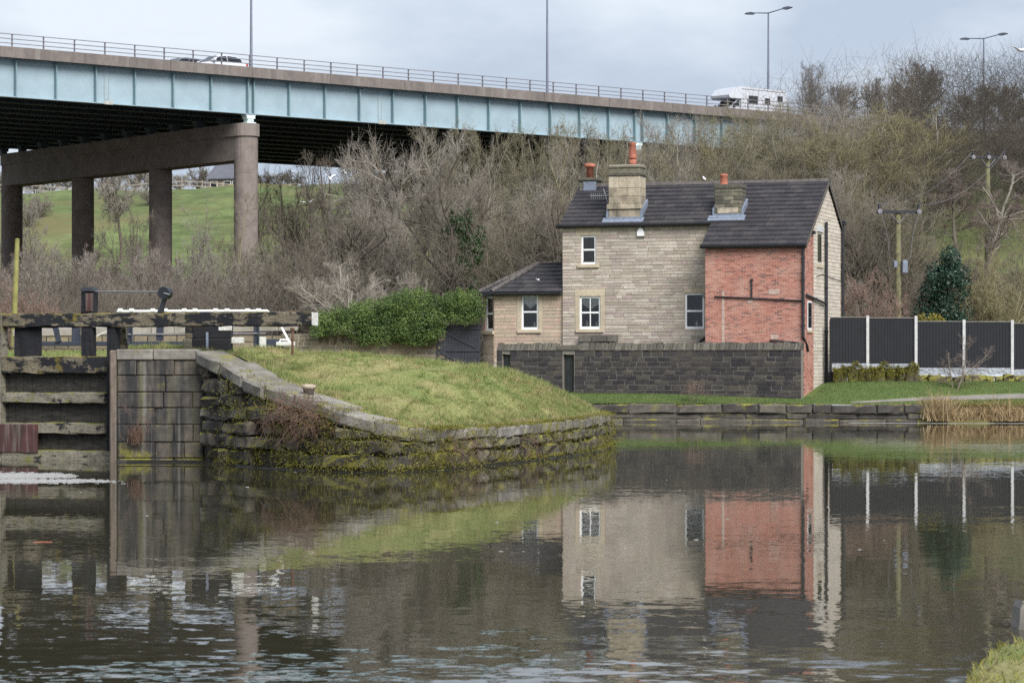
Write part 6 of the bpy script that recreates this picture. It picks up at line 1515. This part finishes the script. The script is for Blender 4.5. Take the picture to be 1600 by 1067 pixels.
def mound_sample(rng, n, wmin=0., wmax=1., imax=None):
    V = np.array(MV).reshape(len(MT), MNR, 3); i = rng.integers(0, (imax or len(MT)-1), n); f = rng.random(n)[:, None]; w_ = wmin+(wmax-wmin)*rng.random(n); w_ = w_*(MNR-1.001); k = w_.astype(int); g_ = (w_-k)[:, None]
    a = V[i, k]*(1-f)+V[i+1, k]*f; b = V[i, k+1]*(1-f)+V[i+1, k+1]*f; return a*(1-g_)+b*g_
def grass_all():
    rng = np.random.default_rng(17)
    C = mound_sample(rng, 150000); wn = np.sin(C[:, 0]*1.9+np.sin(C[:, 1]*1.3)*1.5)*np.sin(C[:, 1]*2.3+np.sin(C[:, 0]*1.1)*2)+.5*np.sin(C[:, 0]*5.3+C[:, 1]*3.7); C = C[(wn < .62) | (rng.random(len(C)) < .25)]; blades(rng, C, .055, .012, .45, 'grass', 'mound_grass', 'short rough green and straw grass covering the mound')
    # tussocks: longer grass in clumps, most along the crest and towards the point
    cen = np.concatenate([mound_sample(rng, 420, .25, 1.), mound_sample(rng, 320, .0, .18), mound_sample(rng, 300, .75, 1.)]); C = np.repeat(cen, 34, 0)+np.concatenate([rng.normal(0, .07, (len(cen)*34, 2)), np.zeros((len(cen)*34, 1))], 1)
    blades(rng, C, .15, .012, .6, 'grass', 'tussocks', 'longer tufts of grass on the mound and along its edge')
    cen = np.concatenate([mound_sample(rng, 130, .55, 1.), mound_sample(rng, 150, 0, .08)]); C = np.repeat(cen, 26, 0)+np.concatenate([rng.normal(0, .08, (len(cen)*26, 2)), np.zeros((len(cen)*26, 1))], 1)
    blades(rng, C, .15, .010, .8, 'straw', 'straw_grass', 'bleached straw-coloured grass tufts on the mound')
    # lockside strips
    X = rng.uniform(-14.5, -8.7, 9000); Y = rng.uniform(67.0, 71, 9000); C = np.stack([X, Y, 2.46+.2*np.clip((Y-67)/3.4, 0, 1)], -1); blades(rng, C, .07, .014, .4, 'grass', 'lockside_grass', 'grass growing along the lockside behind the gate')
    # lawn
    X = rng.uniform(0, 27, 70000); Y = bank_y(np.minimum(X, 16))+.3+rng.random(70000)*4.6; k = (Y < 104); X, Y = X[k], Y[k]
    inpath = np.abs(Y-(99.75+.085*(X-13)+.0022*(X-13)**2)) < (.16+.35*np.clip((X-13.2)/5, 0, 1)); k = ~((X > 13.2) & inpath)
    u_ = (X-HO.x)*HU.x+(Y-HO.y)*HU.y; v_ = (X-HO.x)*HV.x+(Y-HO.y)*HV.y; k &= ~((u_ > -4) & (u_ < HW+.05) & (v_ > -2.2)) & ~((u_ >= HW+.05) & (u_ < HW+.3) & (v_ > -1.6)); X, Y = X[k], Y[k]
    C = np.stack([X, Y, lawn_z(X, Y)], -1); blades(rng, C, .05, .014, .4, 'grass_lawn', 'lawn_grass', 'short green grass of the lawn below the house and fence')
    # moss cushions on the quay: dense short tufts on the stones
    tcs = np.concatenate([rng.uniform(QL[2], QL[14], 560), rng.normal(QL[5], 1.0, 110), rng.normal(QL[8], 1.2, 130)]); C = []
    for t in tcs:
        p, z = quay(t); n_ = qn(t); top = rng.random() < (.12 if t < QL[8] else .45); zz = z+.0 if top else rng.uniform(.02, max(.1, z-.1)); zz = zz if rng.random() < .82 else .08
        o = p+n_*(.06 if not top else rng.uniform(-.3, .05)); m = 46; q = rng.normal(0, 1, (m, 3))*np.array([.11, .11, .03 if top else .07]); C.append(np.array([o.x, o.y, zz])+q)
    C = np.concatenate(C); blades(rng, C, .035, .022, .8, 'moss', 'moss', 'yellow-green moss cushions on the quay wall', 'moss')
    # dry brambles and dead weeds hanging on the quay
    S = []
    for (px, y, Y, n_) in ((440, 640, 57.0, 60), (470, 625, 56.5, 90), (475, 660, 56.4, 70), (430, 660, 57.1, 40), (210, 650, 60.9, 10), (500, 655, 56.0, 40), (700, 690, 56.7, 30), (735, 700, 57.9, 30), (830, 690, 61.3, 40)):
        p = PX(px, y, Y-.12); q = rng.normal(0, 1, (n_, 3))*np.array([.22, .06, .14]); S.append(np.array(p)+q)
    B = np.concatenate(S); d = norm(rng.normal(0, 1, B.shape)*np.array([1, .35, .6])+np.array([0, -.25, -.45])); P, Rr = grow(rng, B, d, rng.uniform(.25, .75, len(B)), np.full(len(B), .007), 4, .28, -.12)
    o = bpy.data.objects.new('brambles', np_mesh('brambles', [tubes(P, Rr, 3)], M['dead_stem'])); link(o); tag(o, 'dry reddish bramble stems hanging down the mossy quay wall', 'brambles', kind='stuff')
    # dead weed tuft in the lock wall
    c = np.array(PX(212, 690, 60.85)); C = c+rng.normal(0, 1, (160, 3))*np.array([.09, .03, .05]); blades(rng, C, .42, .012, .28, 'dead_stem', 'dead_weed', 'brown dead weed tuft growing from the lock wall at the water', 'weed')
    # reeds on the right bank
    X = np.concatenate([rng.normal(WX(1472, 98.4), .35, 420), rng.uniform(WX(1455, 98.4), WX(1640, 98.4), 2400), rng.normal(WX(1560, 98.4), .6, 500)]); Y = 98.15+rng.random(len(X))*.9; C = np.stack([X, Y, np.full(len(X), .05)+.35*(Y-98.1)], -1)
    hh = np.concatenate([rng.uniform(.5, 1.35, 420), rng.uniform(.2, .65, 2400), rng.uniform(.3, .85, 500)]); blades(rng, C, hh, .028, .42, 'straw', 'reeds', 'dry straw-coloured reeds along the right-hand bank', 'reeds')
    C = np.array([PX(1556, 655, 98.2), PX(1473, 655, 98.2), PX(1578, 650, 98.3)]); C = np.repeat(C, 2, 0)+rng.normal(0, .04, (6, 3)); blades(rng, C, np.array([1.7, 1.2, 1.3, 1.1, 1.3, 1.0]), .03, .03, 'straw', 'tall_reeds', 'few tall pale reed stalks on the right-hand bank', 'reeds')
    X = rng.uniform(WX(1440, 98.6), WX(1650, 98.6), 5000); Y = rng.uniform(98.6, 100.2, 5000); C = np.stack([X, Y, .62+.15*(Y-98.6)], -1); blades(rng, C, .12, .014, .5, 'moss', 'bank_grass', 'mossy yellow grass above the reeds')
    # mossy top of the edging under the fence and of the bank wall
    X = rng.uniform(WX(1302, 103.6), WX(1436, 103.6), 5200); C = np.stack([X, 103.54+rng.random(5200)*.22, 2.10+rng.normal(0, .06, 5200)-.45*(rng.random(5200) < .45)*rng.random(5200)], -1); C[:, 2] += .09*np.sin(C[:, 0]*5.1)+.06*np.sin(C[:, 0]*11.3+1); C[:, 1] -= .10*(C[:, 2] < 2.0)+.12*np.sin(C[:, 0]*7.7)**2; blades(rng, C, .06, .03, .8, 'moss', 'kerb_moss', 'moss cushions on the stone edging below the fence', 'moss')
    X = rng.uniform(0, 16, 3600); k = rng.random(3600) < (.35+.5*np.sin(X*1.7)**2); X = X[k]; C = np.stack([X, bank_y(X)+rng.uniform(-.05, .4, len(X)), np.full(len(X), .70)], -1); blades(rng, C, .06, .016, .6, 'grass', 'bank_edge_grass', 'grass fringe along the top of the bank wall')
    # near bank, bottom right corner
    xs = np.linspace(0, 1, 40)
grass_all()
# ------------------------------------------------------------------ near bank in the bottom right corner
def near_bank():
    # waterline of the corner: photo (1505,1067) -> (1600,960)
    pts = []
    xs = np.linspace(2.6, 9.5, 50); V = []; Fc = []; nr = 30
    def edge(x): return float(np.interp(x, [2.6, 3.15, 3.75, 4.2, 4.6, 5.0, 6.0, 9.5], [15.5, 18.6, 20.9, 22.1, 22.6, 23., 23.4, 24]))
    for x in xs:
        y1 = edge(x)
        for k in range(nr):
            w_ = k/(nr-1); y = y1-w_*16; d = y1-y
            V.append((x, y, -.10+.24*(1-math.exp(-d*1.7))+.03*min(1, max(0, x-4)*.4)*(1-math.exp(-d))+.03*math.sin(x*5+y*3)))
    for i in range(len(xs)-1):
        for k in range(nr-1): a = i*nr+k; Fc.append((a, a+1, a+nr+1, a+nr))
    tag(mesh('near_bank', V, Fc, M['turf'], smooth=True), 'mossy grass bank in the near right corner', kind='structure')
    rng = np.random.default_rng(4); A = np.array(V).reshape(len(xs), nr, 3); m = 16000; i = rng.integers(0, len(xs)-1, m); k = np.minimum((rng.random(m)**1.6*(nr-1)).astype(int), nr-2); f = rng.random((m, 1)); g_ = rng.random((m, 1))
    C = (A[i, k]*(1-f)+A[i+1, k]*f)*(1-g_)+(A[i, k+1]*(1-f)+A[i+1, k+1]*f)*g_; C = C[C[:, 2] > .0]
    blades(rng, C, .075, .010, .6, 'grass_near', 'near_bank_grass', 'yellow mossy grass on the near bank corner')
    e = empty('bank_boulder', PX(1600, 962, 23.2), 0, 'pale grey stone at the water edge on the right border of the picture', 'stone'); rr = random.Random(3)
    V, Fc = stone_geo((-.07, -.12, -.22), (.5, -.12, -.22), (.5, -.10, .12), (-.03, -.10, .12), (0, -1, 0), .4, .05, .05, rr, [0, .12, .5, .88, 1], [0, .15, .5, .85, 1]); mesh('rock', V, Fc, M['far_coping'], e)
near_bank()
# ------------------------------------------------------------------ floating scum and thin ice
def floats():
    rng = np.random.default_rng(11)
    def flakes(name, label, P, size, mat):
        m = len(P); a = rng.uniform(0, 6.28, m); s = size*rng.uniform(.4, 1.5, m); th = np.linspace(0, 2*math.pi, 6)[:-1]; ang = a[:, None]+th[None]; r = s[:, None]*rng.uniform(.6, 1.2, (m, 5))
        top = np.stack([P[:, None, 0]+1.9*r*np.cos(ang), P[:, None, 1]+r*np.sin(ang), np.full((m, 5), .004)+rng.uniform(0, .004, (m, 1))], -1); bot = top.copy(); bot[..., 2] = -.01
        V = np.concatenate([top, bot], 1).reshape(-1, 3); i = np.arange(m)*10; Fl = []
        Fq = np.concatenate([np.stack([i+k, i+5+k, i+5+(k+1) % 5, i+(k+1) % 5], -1) for k in range(5)]+[np.stack([i, i+1, i+2, i+3], -1), np.stack([i, i+3, i+4, i+4], -1)[:, [0, 1, 2, 2]]][:1])
        me = bpy.data.meshes.new(name); faces = Fq.tolist()+np.stack([i+k for k in range(5)], -1).tolist(); me.from_pydata(V.tolist(), [], faces[:5*m]+faces[6*m:]); me.materials.append(M[mat]); o = bpy.data.objects.new(name, me); link(o); tag(o, label, 'floating debris', kind='stuff')
    n = 6500; Y = np.concatenate([rng.normal(53.8, .55, n//2), rng.normal(51.4, .35, n//2)]); xr = np.where(np.arange(n) < n//2, 95, 150); px = 130*rng.beta(1., 1.6, n)*xr/95-10
    k = rng.random(n) < np.clip(1.25-px/170, .08, 1); P = np.stack([(px[k]-CX)/F*Y[k], Y[k]], -1); flakes('floating_scum', 'patch of pale floating scum on the dark water below the lock gate', P, .02, 'scum')
    X = rng.uniform(WX(1330, 98.2), WX(1640, 98.2), 2600); Y = np.where(X < 16, bank_y(np.minimum(X, 16))-.35, 97.95)+rng.normal(0, .10, 2600); flakes('floating_edge', 'thin pale line of floating scum along the right-hand bank', np.stack([X, Y], -1), .035, 'scum')
    px = rng.uniform(0, 1580, 22); Y = rng.uniform(30, 60, 22); flakes('floating_flecks', 'scattered white flecks floating on the canal', np.stack([(px-CX)/F*Y, Y], -1), .012, 'scum')
    p = PX(66, 847, 34.2); e = empty('floating_stick', (p.x, p.y, .0), .3, 'small orange stick floating on the water at lower left', 'stick'); MB().tube([(-.12, 0, .002), (0, .01, .006), (.13, 0, .003)], [.004, .006, .004], 6).build('stick', M['terracotta'], e)
M['scum'] = simple('scum', (.30, .30, .295), .8, .3, 9)
floats()
# ------------------------------------------------------------------ poles
def power_pole(px, y0, ytop, Y, half, label, box=False):
    X = WX(px, Y); z0 = gz(X, Y)-.3; z1 = WZ(ytop, Y); e = empty('power_pole', (X, Y, z0), R(8), label, 'power pole', 'power poles behind the fence'); H = z1-z0
    MB().tube([(0, 0, 0), (0, 0, H*.5), (0, 0, H)], [.17, .15, .125], 12).build('pole', M['pole_wood'], e)
    w_ = half/F*Y; zc = H-.12 if box else H+.05
    arm = MB().bbox(-w_, w_, -.20, -.13, zc-.07, zc+.07, .01).build('crossarm', M['black_metal'], e)
    for x in (-w_+.1, -w_*.0, w_-.1):
        if abs(x) < .01 and box: continue
        MB().lathe([(.03, 0), (.09, .03), (.06, .08), (.10, .12), (.06, .18), (.09, .22), (.03, .30)], (x, -.165, zc+.071), 10).build('insulator', M['black_metal'], arm)
        MB().tube([(x, -.30, zc), (x, -.02, zc)], .11, 10).build('insulator_cap', M['rail_steel'], arm)
    for s in (-1, 1): MB().tube([(s*w_*.42, -.165, zc-.07), (0, -.15, zc-.55)], .022, 6).build('brace', M['rail_steel'], arm)
    if box:
        MB().bbox(-.30, -.12, -.36, -.18, H-2.7, H-2.4, .02).build('cable_box', M['lead'], e); MB().bbox(.13, .38, -.32, -.08, H-2.95, H-2.35, .02).build('transformer', M['lead'], e)
        for s in (-1, 1): MB().tube([(s*(w_-.12), -.3, zc), (s*(w_-.45), -.34, zc-1.2), (s*.5, -.34, zc-2.1), (s*.18, -.3, zc-2.35)], .014, 5).build('jumper_cable', M['rail_steel'], e)
    return e, zc, w_
p1 = power_pole(1403, 440, 327, 118, 35, 'nearer wooden power pole with crossarm and grey boxes behind the fence', True)
p2 = power_pole(1543, 350, 248, 138, 28, 'farther wooden power pole with black crossarm on the right slope')
def wires():
    e = empty('power_lines', p1[0].location, 0, 'thin power cables strung between the two wooden power poles', 'cable'); o = Vector(p1[0].location)
    for s in (-1, 1):
        a = Vector(p1[0].location)+Vector((s*(p1[2]-.1), -.165, p1[1]+.3)); b = Vector(p2[0].location)+Vector((s*(p2[2]-.1), -.165, p2[1]+.3)); pts = []
        for k in range(13): f = k/12; q = a.lerp(b, f)-o; q.z -= 1.2*4*f*(1-f)*.6; pts.append(q)
        MB().tube(pts, .008, 5).build('cable', M['rail_steel'], e)
wires()
def mossy_pole():
    Y = 96; a, b = PX(21, 500, Y), PX(27, 375, Y); a.z -= 1.; e = empty('mossy_pole', a, 0, 'slightly leaning yellow-green mossy pole behind the lock gate', 'pole'); d = b-a
    MB().tube([(0, 0, 0), d*.5, d], [.11, .10, .085], 10).build('shaft', M['moss_pole'], e); MB().lathe([(.09, 0), (.095, .03), (.02, .06)], d, 10).build('cap', M['moss_pole'], e)
M['moss_pole'] = simple('moss_pole', (.21, .20, .07), .9, .25, 4)
mossy_pole()
# ------------------------------------------------------------------ gulls
def gull(px, y, Y, span, yaw, flap, label, roll=0):
    e = empty('gull', PX(px, y, Y), yaw, label, 'gull', 'white gulls'); e.rotation_euler = (roll, 0, yaw); s = span
    MB().tube([(0, -.42*s, .02*s), (0, -.33*s, .02*s), (0, -.15*s, 0), (0, .05*s, -.01*s), (0, .2*s, .01*s), (0, .30*s, .035*s), (0, .36*s, .03*s)], [.02*s, .03*s, .07*s, .085*s, .06*s, .05*s, .012*s], 9).build('body', M['feather'], e, True)
    for k in (-1, 1):
        a = flap; V = []; st = [(0, .13, -.10, 0), (.18, .15, -.10, math.sin(a)*.18), (.38, .13, -.07, math.sin(a)*.40), (.58, .02, -.10, math.sin(a)*.50), (.72, -.10, -.14, math.sin(a)*.52)]
        for (x, y0, y1, z) in st:
            xx = k*x*s*math.cos(a*.7)
            V += [(xx, y0*s, z*s+.012*s), (xx, y1*s, z*s+.006*s), (xx, y1*s, z*s-.004*s), (xx, y0*s, z*s-.006*s)]
        Fc = []
        for i in range(4):
            for j in range(4): Fc.append((i*4+j, i*4+(j+1) % 4, (i+1)*4+(j+1) % 4, (i+1)*4+j))
        Fc += [(0, 1, 2, 3), (16, 17, 18, 19)]
        MB().add(V, Fc).build('wing', M['feather'], e, True)
    MB().prism([(-.06*s, -.42*s), (.06*s, -.42*s), (.03*s, -.30*s), (-.03*s, -.30*s)], 'z', .01*s, .03*s).build('tail', M['feather'], e)
    return e
gull(515, 279, 150, .62, .5, .9, 'white gull flying with wings raised before the dark trees, upper left of the pair', .5)
gull(541, 271, 152, .55, -.4, 1.0, 'white gull flying with wings raised, upper right of the pair')
gull(549, 279, 152, .5, -.9, .3, 'grey-white gull lowest of those flying right of the viaduct column', .3)
gull(473, 316, 148, .42, 1.3, .15, 'small white gull gliding low before the trees, left one of two')
gull(484, 316, 148, .40, .4, .8, 'small white gull with raised wings, right one of the low two')
gull(840, 437, 101, .22, 1.2, .25, 'white gull flying in front of the dark annexe roof', .4)
gull(1594, 79, 120, .95, .5, .35, 'gull in flight against the sky at the right edge', .2)
def roof_bird():
    p = Vector((HO.x, HO.y, 0))+HU*5.35+HV*(HD/2); e = empty('perched_bird', (p.x, p.y, RZ+.10), .6, 'pale bird perched on the house roof ridge', 'bird')
    MB().tube([(-.02, -.16, .08), (0, -.08, .11), (0, .03, .16), (0, .08, .23), (0, .10, .27), (0, .14, .275), (0, .17, .265)], [.012, .05, .07, .05, .038, .034, .008], 9).build('body', M['feather'], e, True)
    e.scale = (.7, .7, .7)
    for s in (-1, 1): MB().tube([(s*.02, .01, 0), (s*.02, .01, .1)], .006, 5).build('leg', M['terracotta'], e)
roof_bird()
# ------------------------------------------------------------------ farmhouse and fence on the hill
def farm():
    Y = 330; X = WX(366, Y); z0 = gz(X, Y)-.6; e = empty('farmhouse', (X, Y, z0), R(-18), 'grey-roofed farmhouse with chimney on the far hill, beside the nearest column', 'house')
    zr = WZ(255, Y)-z0; ze = zr-2.0; L = 2.3
    MB().box(-L, L, -3, 3, 0, ze).build('wall', M['farm_wall'], e); b = MB(); b.prism([(-3.3, ze-.15), (0, zr), (3.3, ze-.15), (3.3, ze-.3), (0, zr-.2), (-3.3, ze-.3)], 'x', -L-.2, L+.2); rf = b.build('roof', M['farm_roof'], e)
    MB().prism([(-3, ze), (0, zr-.2), (3, ze)], 'x', -L+.01, L-.01).build('gable', M['farm_wall'], e)
    MB().bbox(.2, 1.3, -.5, .5, zr-.6, zr+1.1, .03).build('chimney', M['farm_wall'], rf)
    for x in (-1.5, .4, 1.6): w_ = MB().box(x-.5, x+.5, -3.04, -2.99, ze-1.6, ze-.5).build('window', M['white_paint'], e); MB().box(x-.42, x+.42, -3.05, -3.042, ze-1.52, ze-.58).build('pane', M['glass'], w_)
    MB().box(-.75, -.1, -3.05, -2.99, 0, 2.1).build('door', M['black_paint'], e)
    f = empty('field_fence', (WX(200, 303), 303, 0), 0, 'post-and-rail fence along the top of the far field', 'fence'); xs = np.arange(-32, 22, 2.4); o = f.location; post = None
    zs = [gz(o.x+x, 303) for x in xs]
    for x, z in zip(xs, zs):
        if post is None: post = MB().box(-.07, .07, -.07, .07, -.3, 1.25).build('post', M['fence_wood'], f); post.location = (x, 0, z)
        else: share(post, f, loc=(x, 0, z))
    for i in range(len(xs)-1):
        for h in (.55, 1.05): MB().bar((xs[i], -.09, zs[i]+h), (xs[i+1], -.09, zs[i+1]+h), .05, .12).build('rail', M['fence_wood'], f)
M['farm_wall'] = simple('farm_wall', (.20, .16, .13), .9, .2, 2)
M['farm_roof'] = simple('farm_roof', (.10, .105, .125), .8, .15, 2)
M['farm_barn'] = simple('farm_barn', (.11, .085, .08), .8, .15, 2)
M['fence_wood'] = simple('fence_wood', (.27, .23, .19), .9, .2, 2)
farm()
